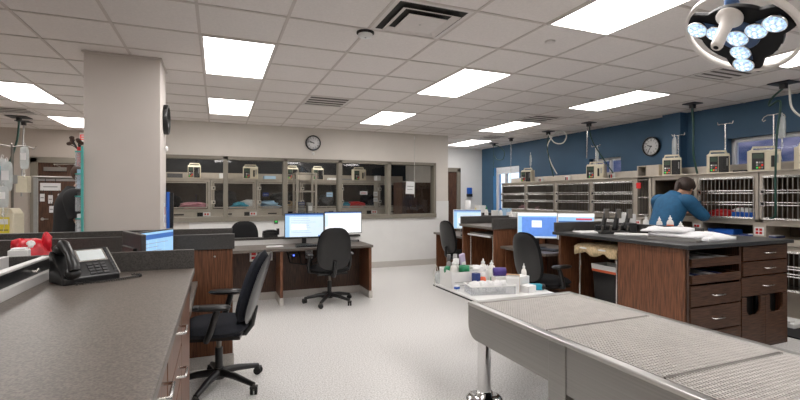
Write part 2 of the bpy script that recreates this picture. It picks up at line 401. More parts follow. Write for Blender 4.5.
# ------------------------------------------------------------------ clocks
def clock(label, r, M, hour, minute):
    t = thing('wall_clock', label, 'clock'); t.matrix_world = M       # local: face towards -Y, up +Z
    A = R(pi/2, 'X')
    MB().lathe([(r, -.0), (r, .035), (r*.93, .045), (r*.86, .03), (r*.86, .01), (1e-6, .01)], 'black_plastic', 32, A).build('rim', t)
    MB().lathe([(r*.88, .015), (r*.88, .02), (1e-6, .02)], 'paper', 32, A).build('dial', t)
    f = MB()
    for k in range(60):
        a = 2*pi*k/60; l = .06 if k % 5 == 0 else .03; w = .004 if k % 5 == 0 else .002
        f.bb(-w, -.023, r*.82-l*r*1.2, w, -.021, r*.82, 'black_plastic', R(a, 'Y'))
    for k in range(1, 13):
        a = 2*pi*k/12
        f.text(str(k), r*.22, 'black_plastic', T(sin(a)*r*.62, -.022, cos(a)*r*.62) @ A)
    f.build('numerals', t)
    h = MB(); h.bb(-.007, -.027, -.02, .007, -.025, r*.45, 'black_plastic', R(2*pi*(hour+minute/60)/12, 'Y')).bb(-.005, -.03, -.02, .005, -.028, r*.7, 'black_plastic', R(2*pi*minute/60, 'Y')).cyl((0, -.022, 0), (0, -.032, 0), .01, 'black_plastic'); h.build('hands', t)
clock('round black rimmed clock on the cream wall above the interior windows', .145, T(1.687, 8.498, 2.455), 9, 47)
clock('round black rimmed clock on the blue wall above the cages', .165, T(6.798, 5.36, 2.28) @ R(-pi/2, 'Z'), 9, 35)
clock('round clock seen nearly edge on at the side of the square column', .15, T(-.498, 5.08, 2.21) @ R(pi/2, 'Z'), 9, 47)
for x, y, z, l, rz in ((1.687, 8.49, 2.255, 'small round white sensor just under the clock on the cream wall', 0), (-.49, 5.12, 1.92, 'small white wall hook below the clock on the column side', pi/2)):
    tag(MB().lathe([(.03, 0), (.03, .012), (.02, .022), (1e-6, .022)], 'white_plastic', 16, R(rz, 'Z') @ R(pi/2, 'X')).build('wall_sensor', loc=(x, y+.0, z)), l, 'sensor')
# exit sign
t = thing('exit_sign', 'white exit sign with red letters mostly hidden behind the column', 'sign', (-2.36, 10.59, 2.6))
MB().bb(-.16, -.06, -.1, .16, 0, .1, 'white_plastic').bb(-.03, -.05, .1, .03, -.01, .142, 'white_plastic').build('housing', t, bevel=.006)
MB().text('EXIT', .15, 'led_red', T(0, -.063, 0) @ R(pi/2, 'X')).build('lettering', t)

# ------------------------------------------------------------------ task chairs
def make_chair(label, pos, rz, arms=True, navy=False):
    t = thing('task_chair', label, 'chair', (*pos, 0), rz, 'black task chairs')      # faces local +Y
    fab = 'navy_fabric' if navy else 'black_fabric'
    b = MB(); b.cyl((0, 0, .07), (0, 0, .15), .045, 'black_plastic', .035)
    for k in range(5):
        a = 2*pi*k/5+.35
        b.tube([(0, 0, .115), (cos(a)*.15, sin(a)*.15, .105), (cos(a)*.33, sin(a)*.33, .07)], [.03, .026, .018], 'black_plastic', 8)
    b.build('star_base', t)
    for k in range(5):
        a = 2*pi*k/5+.35; c = T(cos(a)*.33, sin(a)*.33, 0) @ R(a+.6, 'Z')
        MB().cyl((-.024, 0, .03), (-.006, 0, .03), .03, 'black_rubber', n=14, M=c).cyl((.006, 0, .03), (.024, 0, .03), .03, 'black_rubber', n=14, M=c).cyl((0, 0, .03), (0, 0, .075), .011, 'steel_dark', M=c).bb(-.027, -.02, .045, .027, .02, .062, 'black_plastic', c).build('caster', t)
    MB().cyl((0, 0, .12), (0, 0, .3), .028, 'black_plastic').cyl((0, 0, .28), (0, 0, .4), .018, 'steel_dark').bb(-.1, -.12, .385, .1, .12, .42, 'black_plastic').build('gas_lift', t)
    MB().pad(.5, .48, .1, fab, ex=3.4, M=T(0, .02, .465) @ R(pi/2, 'X')).bb(-.2, -.18, .405, .2, .2, .43, 'black_plastic').build('seat', t)
    tilt = R(radians(17 if navy else 9), 'X')
    Mb = T(0, -.25, .755) @ tilt
    MB().pad(.45, .56, .1 if navy else .075, fab, curve=.7 if navy else .45, ex=2.9, M=Mb, taper=.05).build('backrest', t)
    MB().pad(.44, .55, .03, 'grey_and_shell_sheen' if navy else 'black_plastic', curve=.7 if navy else .45, ex=2.9, M=Mb @ T(0, -.05 if navy else -.036, 0), taper=.05).build('back_shell', t)  # navy chair: black shell made grey, its reflected light put in the colour
    MB().tube([(0, -.08, .4), (0, -.19, .4), (0, -.235, .46), (0, -.265, .6)] if navy else [(0, -.08, .4), (0, -.24, .4), (0, -.29, .46), (0, -.295, .6)], [.028, .026, .024, .02], 'black_plastic', 8).build('back_bracket', t)
    if arms:
        for s in (-1, 1):
            a = MB().tube([(s*.2, .04, .42), (s*.27, .03, .43), (s*.285, 0, .5), (s*.28, -.03, .6), (s*.275, -.04, .64)], [.02, .022, .024, .024, .022], 'black_plastic', 8)
            o = a.build('armrest', t)
            MB().pad(.085, .27, .04, 'black_plastic', ex=3, M=T(s*.275, .0, .66) @ R(pi/2, 'X')).build('arm_pad', o)
    return t
ch_a = make_chair('black task chair with arms and navy back at the low desk behind the near counter', (.01, 3.62), radians(79), True, True)
ch_b = make_chair('black task chair seen from behind at the far double monitor desk', (1.40, 5.93), radians(1))
ch_c = dup(ch_b, (3.49, 4.13, 0), radians(-88), 'black task chair at the middle desk behind the supply tray')
ch_d = dup(ch_b, (3.84, 6.66, 0), radians(-86), 'farthest right black task chair, in front of the far single monitor')
dup(ch_b, (.36, 7.45, 0), radians(170), 'black task chair whose top shows behind the far desk, next to the dark ledge')
t = thing('desk_telephone', 'small black telephone on the ledge of the far desk, left of the pale monitor', 'telephone', (.7, 6.645, .85), radians(10))
MB().prism([(-.08, 0), (.08, 0), (.08, .07), (-.08, .02)], -.1, .1, 'black_plastic', Matrix(((0, 0, 1, 0), (.5, 0, 0, 0), (0, 1, 0, 0), (0, 0, 0, 1)))).build('base', t)
MB().tube([(-.1, 0, .075), (-.03, 0, .09), (.05, 0, .09), (.1, 0, .075)], .018, 'black_plastic', 8).bb(.1, -.02, .03, .13, .02, .12, 'black_plastic').build('handset', t)

# ------------------------------------------------------------------ monitors, keyboards
def monitor(label, pos, rz, zb, w=.53, h=.31, style='pale', bezel='black_plastic', tilt=0.0, base_z=.75):
    """screen faces local -Y; origin at the foot on the desk"""
    t = thing('computer_monitor', label, 'monitor', (*pos, base_z), rz)
    z0 = zb-base_z
    A = T(0, 0, z0+h/2) @ R(tilt, 'X')
    MB().bb(-w/2-.01, -.012, -h/2-.012, w/2+.01, .018, h/2+.01, bezel, A).bb(-w*.3, .015, -h*.3, w*.3, .04, h*.3, bezel, A).build('casing', t, bevel=.004)
    s = MB(); Y = -.0135
    def q(x0, z0_, x1, z1_, m, dy=0): s.quad((x0*w-w/2, Y-dy, z0_*h-h/2), (x1*w-w/2, Y-dy, z0_*h-h/2), (x1*w-w/2, Y-dy, z1_*h-h/2), (x0*w-w/2, Y-dy, z1_*h-h/2), m, A)
    if style == 'pale':
        q(0, 0, 1, 1, 'screen_pale'); q(0, .93, 1, 1, 'screen_bar', .0004); q(0, .87, 1, .92, 'screen_sky', .0004); q(0, 0, .11, .87, 'screen_sky', .0004); q(.86, 0, 1, .06, 'screen_bar', .0005)
        for k in range(9): q(.15, .78-.075*k, .15+random.uniform(.25, .7), .79-.075*k, 'screen_line', .0006)
        q(.16, .3, .55, .55, 'screen_white', .0005)
    elif style == 'white':
        q(0, 0, 1, 1, 'screen_white'); q(0, .95, 1, 1, 'screen_bar', .0004); q(0, .9, 1, .94, 'screen_pale', .0004); q(0, .3, .09, .88, 'screen_pale', .0005)
        for k in range(7): q(.12, .78-.09*k, .95, .785-.09*k, 'screen_line', .0006)
        for k in range(6): q(.12+.14*k, .2, .123+.14*k, .8, 'screen_line', .0006)
    elif style == 'blue':
        q(0, 0, 1, 1, 'screen_blue'); q(0, .9, 1, 1, 'screen_white', .0004); q(0, .84, 1, .9, 'screen_sky', .0004); q(0, 0, .1, .84, 'screen_sky', .0005); q(0, 0, 1, .05, 'screen_pale', .0006); q(.36, .42, .62, .7, 'screen_white', .0006); q(.38, .6, .6, .62, 'screen_line', .0008); q(.38, .54, .56, .555, 'screen_line', .0008)
    elif style == 'red':
        q(0, 0, 1, 1, 'screen_sky'); q(0, .88, 1, 1, 'screen_white', .0004); q(.5, .76, .95, .83, 'screen_red', .0005); q(0, .66, 1, .72, 'screen_bar', .0005); q(0, .0, 1, .4, 'screen_pale', .0004)
    elif style == 'chart':
        q(0, 0, 1, 1, 'screen_sky'); q(0, .84, 1, .95, 'screen_bar', .0004)
        for k in range(8): q(.08, .74-.085*k, .08+random.uniform(.5, .85), .755-.085*k, 'screen_line', .0006)
        for k in range(4): q(.15+.2*k, .1, .155+.2*k, .8, 'screen_pale', .0005)
    s.build('screen', t)
    MB().bb(-.03, .03, .012, .03, .055, z0+h*.55, 'black_plastic').build('stand_neck', t, bevel=.004)
    MB().pad(.26, .2, .018, 'black_plastic', ex=3, M=T(0, .03, .009) @ R(pi/2, 'X')).build('stand_foot', t)
    return t
def keyboard(label, pos, rz, z=.75):
    t = thing('keyboard', label, 'keyboard', (*pos, z), rz)
    MB().bb(-.22, -.07, 0, .22, .07, .018, 'black_plastic').build('base', t, bevel=.005)
    k = MB()
    for r_ in range(5):
        for c in range(18): k.bb(-.21+c*.0235, -.06+r_*.025, .018, -.19+c*.0235, -.039+r_*.025, .024, 'black_plastic')
    k.build('keys', t); return t
def mouse(label, pos, rz, z=.75):
    return tag(MB().ell((0, 0, .012), (.032, .055, .022), 'black_plastic').bb(-.002, .0, .025, .002, .04, .036, 'grey_plastic').build('computer_mouse', loc=(*pos, z+.01), rot=(0, 0, rz)), label, 'mouse')

# ------------------------------------------------------------------ far desk (two monitors)
dt = .749
t = thing('desk', 'long wood panelled desk under the interior windows, with a dark laminate top', 'desk', (0, 0, 0))
MB().bb(-.75, 5.975, dt-.035, 2.04, 6.6, dt, 'laminate').build('desktop', t, bevel=.004)
MB().bb(-.75, 6.46, .1, 2.0, 6.49, dt-.035, 'wood_dark').bb(-.75, 6.45, 0, 2.0, 6.5, .1, 'cove_base').build('modesty_panel', t)
for x in (.775, 2.0):
    p = MB().bb(x-.015, 6.0, .1, x+.022, 6.47, dt-.035, 'wood').build('side_panel', t)
    MB().bb(x-.022, 5.985, 0, x+.03, 6.47, .1, 'cove_base').build('kick_strip', p)
r_ = MB().bb(-.75, 6.6, .0, 2.04, 6.66, .82, 'white_plastic').build('cable_raceway', t)
MB().bb(-.75, 6.59, .82, 2.04, 6.7, .85, 'laminate_dark').build('ledge_cap', t)
monitor('pale blue monitor on the far desk, left of the pair', (1.14, 6.36), radians(-4), .865, .53, .325, 'pale', base_z=dt)
monitor('white spreadsheet monitor on the far desk, right of the pair', (1.72, 6.42), radians(-4), .9, .54, .305, 'white', base_z=dt)
keyboard('black keyboard on the far desk below the pale blue monitor', (1.2, 6.12), 0, dt)
mouse('black mouse on the far desk near its right end', (1.72, 6.15), .2, dt)
tag(MB().bb(-.12, -.02, 0, .12, .02, .03, 'black_plastic').bb(-.1, -.022, .006, .1, -.02, .024, 'grey_plastic').build('speaker_bar', loc=(1.87, 6.52, dt), bevel=.006), 'low black speaker bar behind the right monitor on the far desk', 'speaker')
tag(MB().bb(-.11, -.03, 0, .11, .03, .012, 'paper').bb(-.1, -.025, .012, .1, .025, .016, 'paper').build('paper_pad', loc=(.72, 6.25, dt), rot=(0, 0, .05)), 'flat white paper pad on the far desk left of the monitors', 'paper')
for x, l, c in ((.46, 'white outlet box with a red socket under the far desk', 'red'), (.66, 'plain white outlet box under the far desk beside the red one', 'white_plastic'), (1.22, 'white outlet box under the far desk left of the chair', 'grey_plastic')):
    tag(MB().bb(-.05, -.04, -.075, .05, 0, .075, 'white_plastic').bb(-.03, -.045, .01, .03, -.04, .045, c).bb(-.03, -.045, -.045, .03, -.04, -.01, c).build('outlet_box', loc=(x, 6.46, .62), bevel=.004), l, 'outlet', 'outlet boxes under the far desk')
tag(MB().bb(-.06, -.05, -.02, .06, 0, .02, 'black_plastic').bb(-.01, -.055, -.008, .01, -.05, .008, 'led_blue').build('power_adapter', loc=(1.0, 6.46, .6)), 'black power adapter with a glowing blue light under the far desk', 'adapter')
cb = MB()
for k in range(3):
    x0 = .9+.16*k; cb.tube([(x0, 6.44, .69), (x0+.05, 6.42, .5-.04*k), (x0+.25, 6.42, .46+.02*k), (x0+.4, 6.42, .55), (x0+.5, 6.44, .7)], .007, 'black_rubber', 6)
tag(cb.build('cable_bundle'), 'looping black cables hanging under the far desk', 'cable')
tag(MB().bb(-.035, -.02, -.05, .035, 0, .05, 'black_plastic').bb(-.02, -.024, -.02, .02, -.02, .03, 'led_green').build('card_reader', loc=(1.0, 8.486, .98)), 'small dark wall box with a green light beside the pale monitor', 'wall box')

# ------------------------------------------------------------------ near counter (left foreground)
ct = 1.01
t = thing('worktop', 'dark speckled laminate worktop in the left foreground with a low back ledge', 'worktop', (0, 0, 0))
MB().bb(-1.95, .35, ct-.035, -.125, 2.92, ct, 'laminate').build('top', t, bevel=.005)
MB().bb(-1.95, 2.89, ct, -.128, 2.915, 1.12, 'laminate_dark').build('back_ledge', t, bevel=.003)
def pull(p, parent, d, l=.11, vertical=False):
    """bow handle; d = outward direction, runs across"""
    d = V(d); a = V((0, 0, 1)).cross(d)
    p = V(p); o = .032
    MB().tube([p-a*l/2, p-a*l/2*.97+d*o, p+a*l/2*.97+d*o, p+a*l/2], .0055, 'steel_bright', 8).build('handle', parent)
t = thing('drawer_cabinet', 'wood drawer cabinet under the left foreground worktop', 'cabinet', (0, 0, 0))
MB().bb(-.78, .37, .1, -.17, 2.24, ct-.036, 'wood_dark').bb(-.78, .37, 0, -.2, 2.86, .1, 'cove_base').bb(-1.9, .4, .0, -1.86, 2.86, ct-.036, 'wood').build('carcass', t)
MB().bb(-.78, 2.245, .1, -.15, 2.86, ct-.036, 'wood').build('end_panel', t)
for k, y0 in enumerate((.4, 1.02, 1.64)):
    for z0, z1 in ((.77, .965), (.63, .76), (.42, .62), (.11, .41)):
        d = MB().bb(-.17, y0, z0, -.15, y0+.595, z1, 'wood').build('drawer', t, bevel=.003)
        pull((-.15, y0+.3+.08, (z0+z1)/2+.02), d, (1, 0, 0))
# stainless tray unit at the left end of the worktop
t = thing('stainless_tray', 'long stainless steel trough with dark side panel on the left foreground worktop', 'tray', (-1.125, 2.25, ct))
MB().bb(-.3, -.65, .0, .33, .62, .012, 'black_rubber').bb(.29, -.65, .0, .335, .62, .045, 'alu').build('base_rail', t, bevel=.004)
MB().bb(.285, -.65, .045, .315, .6, .1, 'black_plastic').bb(-.3, -.65, .012, .285, .6, .06, 'black_plastic').build('side_panel', t)
MB().bb(.28, -.65, .1, .318, .6, .112, 'alu').bb(.12, -.65, .06, .145, .6, .118, 'alu').bb(-.3, -.65, .06, -.27, .6, .118, 'alu').build('rim', t, bevel=.003)
for y in (-.15, .35): MB().tube([(.316, y, .07), (.335, y, .066), (.34, y+.01, .08)], .006, 'steel_bright', 6).build('hook', t)
# telephone
t = thing('desk_telephone', 'black desk telephone with corded handset on the left foreground worktop', 'telephone', (-.62, 2.68, ct), radians(34))
poly = [(-.095, 0), (.075, 0), (.075, .14), (.06, .155), (-.095, .03)]
MB().prism(poly, -.125, .125, 'black_plastic', Matrix(((0, 0, 1, 0), (1, 0, 0, 0), (0, 1, 0, 0), (0, 0, 0, 1)))).build('base', t, bevel=.006)
sl = math.atan2(.125, .155)
F = T(0, -.095, .03) @ R(sl, 'X')                        # face frame: x across, y up the slope
MB().bb(-.03, .1, 0, .1, .185, .004, 'steel_bright', F).bb(-.022, .108, .004, .092, .178, .005, 'phone_lcd', F).build('display', t)
k = MB()
for i in range(3):
    for j in range(4): k.bb(-.005+i*.03, .012+j*.02, 0, .018+i*.03, .026+j*.02, .005, 'grey_and_shell_sheen', F)
for j in range(8): k.bb(.106, .015+j*.021, 0, .119, .03+j*.021, .004, 'grey_and_shell_sheen', F)
k.build('keypad', t, bevel=.001)
MB().bb(.121, 0, -.004, .126, .19, .003, 'steel_bright', F).build('side_trim', t)
h = MB().tube([(-.085, .01, .045), (-.085, .03, .058), (-.085, .1, .066), (-.085, .17, .058), (-.085, .19, .045)], [.026, .024, .019, .024, .026], 'black_plastic', 12, F)
h.ell((-.085, .015, .02), (.034, .03, .026), 'black_plastic', 14, F).ell((-.085, .185, .02), (.034, .03, .026), 'black_plastic', 14, F); h.build('handset', t)
c = []
for i in range(150):
    s = i/149; a = s*2*pi*34
    px_, py_ = (-.085+.36*s, -.12-.035*sin(pi*s)) if s < .8 else (.203+.02*sin((s-.8)/.2*pi), -.12-.0206+.09*(s-.8)/.2)
    c.append((px_, py_+.0045*cos(a), .007+.0045*sin(a)))
MB().tube(c, .0028, 'black_plastic', 5).build('cord', t)

# ------------------------------------------------------------------ low desk and second station behind the near counter
t = thing('desk', 'low dark desk in the gap between the two tall left counters', 'desk', (0, 0, 0))
MB().bb(-1.95, 2.96, .705, -.15, 4.0, .74, 'laminate').build('desktop', t, bevel=.004)
MB().bb(-1.93, 2.97, 0, -1.9, 3.98, .705, 'wood').build('side_panel', t)
k_ = MB().cyl((-.15, 3.3, .68), (-.12, 3.3, .68), .018, 'black_plastic').build('edge_knob', t)
t = thing('worktop', 'dark raised worktop of the left station with ledges front and back, before the column', 'worktop', (0, 0, 0))
MB().bb(-2.6, 4.04, .995, .13, 4.68, ct, 'laminate').build('top', t)
MB().bb(-2.6, 4.03, .99, .135, 4.06, 1.118, 'laminate_dark').build('front_ledge', t, bevel=.003)
MB().bb(-2.6, 4.64, 1.01, .135, 4.68, 1.125, 'laminate_dark').build('back_ledge', t, bevel=.003)
MB().bb(.115, 4.06, ct, .135, 4.64, 1.03, 'laminate_dark').build('end_cap', t)
t = thing('counter_base', 'reddish brown wood end panel carrying the left station worktop', 'cabinet', (0, 0, 0))
MB().bb(-.35, 4.05, .1, .12, 4.08, .99, 'wood').bb(.09, 4.08, .1, .12, 4.64, .99, 'wood').build('panel', t)
MB().bb(-2.58, 4.05, .1, -1.96, 4.64, .99, 'wood_dark').build('panel', t)
MB().bb(-.355, 4.04, 0, .13, 4.09, .1, 'cove_base').bb(.085, 4.09, 0, .13, 4.65, .1, 'cove_base').build('kick_strip', t)
MB().bb(-2.59, 4.04, 0, -1.95, 4.65, .1, 'cove_base').build('kick_strip', t)
MB().cyl((-.02, 4.052, .93), (-.02, 4.04, .93), .008, 'steel_bright').build('screw_cap', t)
monitor('tilted monitor with a light blue page on the low left desk', (-.445, 3.75), radians(65), .845, .5, .325, 'chart', base_z=.74)
t = thing('computer_monitor', 'dark monitor turned away, left of the light blue page on the low desk', 'monitor', (-.4825, 3.22, .74), radians(112))
MB().bb(-.215, -.012, .12, .215, .018, .465, 'grey_and_shell_sheen').bb(-.14, .018, .17, .14, .04, .38, 'black_plastic').build('casing', t, bevel=.005)
MB().bb(-.2, -.0135, .135, .2, -.0125, .45, 'screen_pale').build('screen', t)
MB().bb(-.03, .03, .012, .03, .055, .3, 'black_plastic').build('stand_neck', t)
MB().pad(.24, .18, .018, 'black_plastic', ex=3, M=T(0, .03, .009) @ R(pi/2, 'X')).build('stand_foot', t)
keyboard('black keyboard on the low left desk beside the navy backed chair', (-.25, 3.5), radians(90), .74)
# blue board hanging at the column
t = thing('clipboard', 'blue and black boards hung edge on at the right side of the column', 'clipboard', (-.49, 5.2, 1.1))
MB().bb(.0, -.02, 0, .03, .02, .38, 'blue').build('board', t, bevel=.003)
MB().bb(.03, -.015, -.01, .065, .035, .37, 'black_plastic').build('back_board', t, bevel=.003)
t = thing('paper_stack', 'white printed sheets pinned on the column side by the blue board', 'paper', (-.498, 5.0, 1.13))
MB().bb(0, 0, 0, .008, .1, .24, 'paper').bb(.008, .02, .04, .009, .08, .1, 'lilac').bb(.008, .02, .12, .009, .08, .2, 'pink').build('sheets', t)

# red bag and white box on the left counter behind
t = thing('red_bag', 'crumpled red plastic bag at the far left behind the stainless trough', 'bag', (-1.15, 3.7, .74))
from mathutils import noise as mnoise
def blob(b, c, r, m, seed, amp=.25, n=22, pw=1.0):
    n = int(n*1.6)//2*2
    rnd = random.Random(seed); ph = [(rnd.uniform(2, 6), rnd.uniform(0, 6), rnd.uniform(2, 6), rnd.uniform(0, 6)) for _ in range(5)]
    k = n//2; vs = []
    for i in range(k+1):
        z = -cos(pi*i/k); q = max(sin(pi*i/k), 1e-5)**pw
        for j in range(n):
            a = 2*pi*j/n
            d = 1+amp*sum(sin(f*a+p)*sin(g*z*1.4+h) for f, p, g, h in [(round(x[0]), x[1], x[2], x[3]) for x in ph])/3 + (.5*amp+.06)*mnoise.turbulence(V((cos(a)*q*2.2+seed, sin(a)*q*2.2, z*2.2)), 3, True)-.08
            vs.append((c[0]+r[0]*q*cos(a)*d, c[1]+r[1]*q*sin(a)*d, c[2]+r[2]*z*(1+.3*(d-1))))
    return b.add(vs, [(i*n+j, i*n+(j+1) % n, (i+1)*n+(j+1) % n, (i+1)*n+j) for i in range(k) for j in range(n)], m, True)
b = MB(); blob(b, (0, 0, .2), (.125, .1, .21), 'red_bag', 4, .22, 26, .6); b.build('body', t)
b = MB(); blob(b, (.085, -.02, .38), (.028, .025, .07), 'red_bag', 9, .3, 16); b.build('handle_knot', t)
b = MB(); blob(b, (-.06, -.02, .37), (.045, .03, .045), 'red_bag', 5, .3, 14); b.build('handle_knot', t)
b = MB(); blob(b, (.01, -.04, .36), (.04, .035, .04), 'gauze', 3, .3, 14); b.build('contents', t)
tag(MB().bb(-.045, -.04, 0, .045, .04, .385, 'white_plastic').bb(-.035, -.03, .385, .035, .03, .395, 'paper').build('white_box', loc=(-1.06, 3.22, .74), rot=(0, 0, .1), bevel=.006), 'plain white box in front of the red bag', 'box')

# ------------------------------------------------------------------ right spine: far station, middle desks, drawer island
t = thing('worktop', 'dark worktop of the far right station, with a rail and stand beneath, between two desks', 'worktop', (0, 0, 0))
MB().bb(3.5, 5.2, .975, 4.42, 6.1, ct, 'laminate').build('top', t, bevel=.004)
MB().bb(3.5, 5.19, .985, 4.42, 5.215, 1.125, 'laminate_dark').build('front_ledge', t, bevel=.003)
MB().bb(3.52, 6.08, ct, 4.42, 6.105, 1.125, 'laminate_dark').build('back_ledge', t, bevel=.003)
t = thing('counter_base', 'wood panelled base under the far right station worktop', 'cabinet', (0, 0, 0))
MB().bb(3.54, 5.21, .1, 4.42, 5.235, .975, 'wood').bb(3.54, 5.21, 0, 4.42, 5.24, .1, 'cove_base').build('front_panel', t)
MB().bb(3.54, 6.05, .0, 4.42, 6.08, .975, 'wood').build('rear_panel', t)
MB().bb(4.38, 5.235, .0, 4.42, 6.05, .975, 'wood_dark').build('back_panel', t)
def cart(label, x, y0, y1, z, depth, blanket):
    t = thing('utility_stand', label, 'stand', (x, (y0+y1)/2, 0))
    h = (y1-y0)/2
    for sx in (0, depth):
        for sy in (-h, h): MB().cyl((sx, sy, 0), (sx, sy, z), .012, 'steel_bright').build('leg', t)
        MB().cyl((sx, -h, .2), (sx, h, .2), .009, 'steel_bright').build('stretcher', t)
    MB().bb(-.015, -h-.01, z, depth+.015, h+.01, z+.02, 'steel').build('top_shelf', t, bevel=.004)
    MB().cyl((-.045, -h, z-.01), (-.045, h, z-.01), .014, 'white_plastic').build('rail', t)
    if blanket is None: return t
    bl = MB(); n = 18; vs = []
    for i in range(n+1):
        s = i/n; y = -h-.05+s*(2*h+.07)
        for j in range(9):
            q = j/8; ww = .012*sin(9*s*pi+q*4)+.008*sin(23*s+q*7)
            if q < .3: p = (-.06-.005*sin(14*s), y, z+.03-.11*(1-q/.3)*(.75+.35*sin(7*s+1)**2)+ww*.4)
            else: p = (-.06+(q-.3)/.7*(depth*.8), y+ww*.3, z+.035+ww)
            vs.append(p)
    bl.add(vs, [(i*9+j, i*9+j+1, (i+1)*9+j+1, (i+1)*9+j) for i in range(n) for j in range(8)], 'tan', True)
    o = bl.build('blanket', loc=(x, (y0+y1)/2, 0)); o.modifiers.new('thick', 'SOLIDIFY').thickness = .01
    tag(o, blanket, 'blanket')
    return t
cart('steel rail stand tucked under the far right station worktop', 3.62, 5.35, 5.95, .87, .4, None)
# island
iz = 1.015
t = thing('worktop', 'large black topped island worktop holding the towel stack', 'worktop', (0, 0, 0))
MB().bb(3.7, 2.57, iz-.035, 5.215, 4.24, iz, 'laminate_black').build('top', t, bevel=.006)
MB().bb(3.72, 4.2, iz, 4.44, 4.235, 1.125, 'laminate_dark').build('end_ledge', t, bevel=.003)
MB().bb(4.44, 2.95, iz, 4.47, 4.235, 1.12, 'laminate_dark').build('middle_ledge', t, bevel=.003)
t = thing('drawer_island', 'dark wood island with drawers, open trays and an open kneehole side', 'cabinet', (0, 0, 0))
car = MB().bb(3.74, 2.62, .0, 3.765, 3.33, iz-.036, 'wood')
car.bb(3.765, 2.62, 0, 5.2, 2.64, .09, 'wood_dark').bb(5.175, 2.62, 0, 5.2, 4.2, iz-.036, 'wood').bb(4.455, 2.62, .09, 4.485, 3.33, iz-.036, 'wood_dark').bb(3.765, 3.3, 0, 5.175, 3.33, iz-.036, 'wood_dark')
car.bb(3.765, 2.63, .09, 5.175, 3.3, .115, 'wood_dark').bb(3.765, 2.64, .965, 5.175, 3.3, .978, 'wood_dark').bb(3.765, 2.64, .66, 4.456, 3.3, .675, 'wood_dark').bb(5.17, 2.62, .1, 5.2, 2.64, iz-.036, 'wood_dark').bb(3.74, 2.612, .0, 3.765, 2.63, iz-.036, 'wood_dark')
car.bb(3.75, 4.15, 0, 5.175, 4.185, iz-.036, 'wood').bb(4.52, 3.33, 0, 4.545, 4.15, iz-.036, 'wood_dark')
car.build('carcass', t)
def dface(x0, x1, z0, z1, parent, hx=None, hz=None, m='wood_h'):
    d = MB().bb(x0+.004, 2.605, z0+.004, x1-.004, 2.625, z1-.004, m).build('drawer', parent, bevel=.003)
    pull((hx or (x0+x1)/2, 2.605, hz or (z0+z1)/2), d, (0, -1, 0), .13)
    return d
for z0, z1 in ((.83, .915), (.685, .77)):                      # open pull-out trays
    d = MB().bb(3.785, 2.6, z0-.012, 4.44, 2.62, z1-.025, 'wood_h').bb(3.785, 2.62, z0-.012, 4.44, 3.2, z0, 'wood_dark').bb(3.785, 2.62, z0, 3.8, 3.2, z1-.025, 'wood_dark').bb(4.425, 2.62, z0, 4.44, 3.2, z1-.025, 'wood_dark').build('tray_drawer', t, bevel=.002)
dface(3.77, 4.46, .47, .655, t); dface(3.77, 4.46, .25, .465, t); dface(3.77, 4.46, .03, .245, t)
dface(4.485, 5.17, .83, .972, t, 4.86); dface(4.485, 5.17, .69, .825, t, 4.86); dface(4.465, 5.17, .5, .685, t, 4.84)
def bin_door(x0, x1, parent):
    # door with a rounded hand opening at its top
    zt, zb = .495, .03; w = x1-x0; cx = (x0+x1)/2; hw = .105; dep = .17
    pts = [(x0, zb), (x1, zb), (x1, zt), (cx+hw, zt)]
    for k in range(9):
        a = pi/2*k/8; pts.append((cx+hw-.06+.06*cos(a), zt-dep+.06-.06*sin(a)))
    for k in range(9):
        a = pi/2*k/8; pts.append((cx-hw+.06-.06*sin(a), zt-dep+.06-.06*cos(a)))
    pts += [(cx-hw, zt), (x0, zt)]
    d = MB().prism(pts, -2.625, -2.605, 'wood_h', R(pi/2, 'X')).build('bin_door', parent)
    MB().bb(x0+.02, 2.7, .1, x1-.02, 2.72, zt, 'gap_shade').build('bin_shade_sheet', d)  # dark sheet painting the shade behind the hand opening
bin_door(4.47, 4.815, t); bin_door(4.82, 5.168, t)
for z, n, nm in ((.83, 6, 'upper'), (.685, 5, 'lower')):
    for k in range(n):
        x = 3.86+k*.1
        tag(MB().bb(-.04, -.12, 0, .04, .25, .034, 'white_plastic').bb(-.03, -.1, .034, .03, .2, .04, ['paper', 'blue_dark', 'grey_plastic'][k % 3] if z < .8 else ['paper', 'grey_plastic', 'paper'][k % 3]).build('supply_packet', loc=(x, 2.76, z+.012), rot=(radians(2), 0, .1*((k % 3)-1)), bevel=.004), 'flat pale supply packet lying in the %s open tray drawer of the island' % nm, 'packet', 'supply packets in the %s tray drawer' % nm)
cart('steel framed stand pushed under the island, with a tan blanket over it', 3.83, 3.42, 3.93, .87, .55, 'tan crumpled blanket draped over the stand under the island')
t = thing('waste_bin', 'black waste bin with a white liner under the island worktop', 'bin', (4.06, 3.7, 0))
bn = MB(); w0, w1, h_ = .11, .15, .66
def frus(b, w0, d0, z0, w1, d1, z1, m):
    a = [(-w0, -d0, z0), (w0, -d0, z0), (w0, d0, z0), (-w0, d0, z0)]; c = [(-w1, -d1, z1), (w1, -d1, z1), (w1, d1, z1), (-w1, d1, z1)]
    b.add(a+c, [(i, (i+1) % 4, 4+(i+1) % 4, 4+i) for i in range(4)]+[(3, 2, 1, 0)], m)
frus(bn, .09, .13, 0, .115, .165, .64, 'black_plastic'); bn.build('bucket', t, bevel=.01)
ln = MB(); frus(ln, .117, .168, .615, .122, .173, .675, 'white_plastic'); frus(ln, .1165, .167, .592, .1175, .1685, .618, 'orange'); ln.build('liner', t)
MB().bb(-.1, -.15, .6, .1, .15, .63, 'black_rubber').build('contents', t)

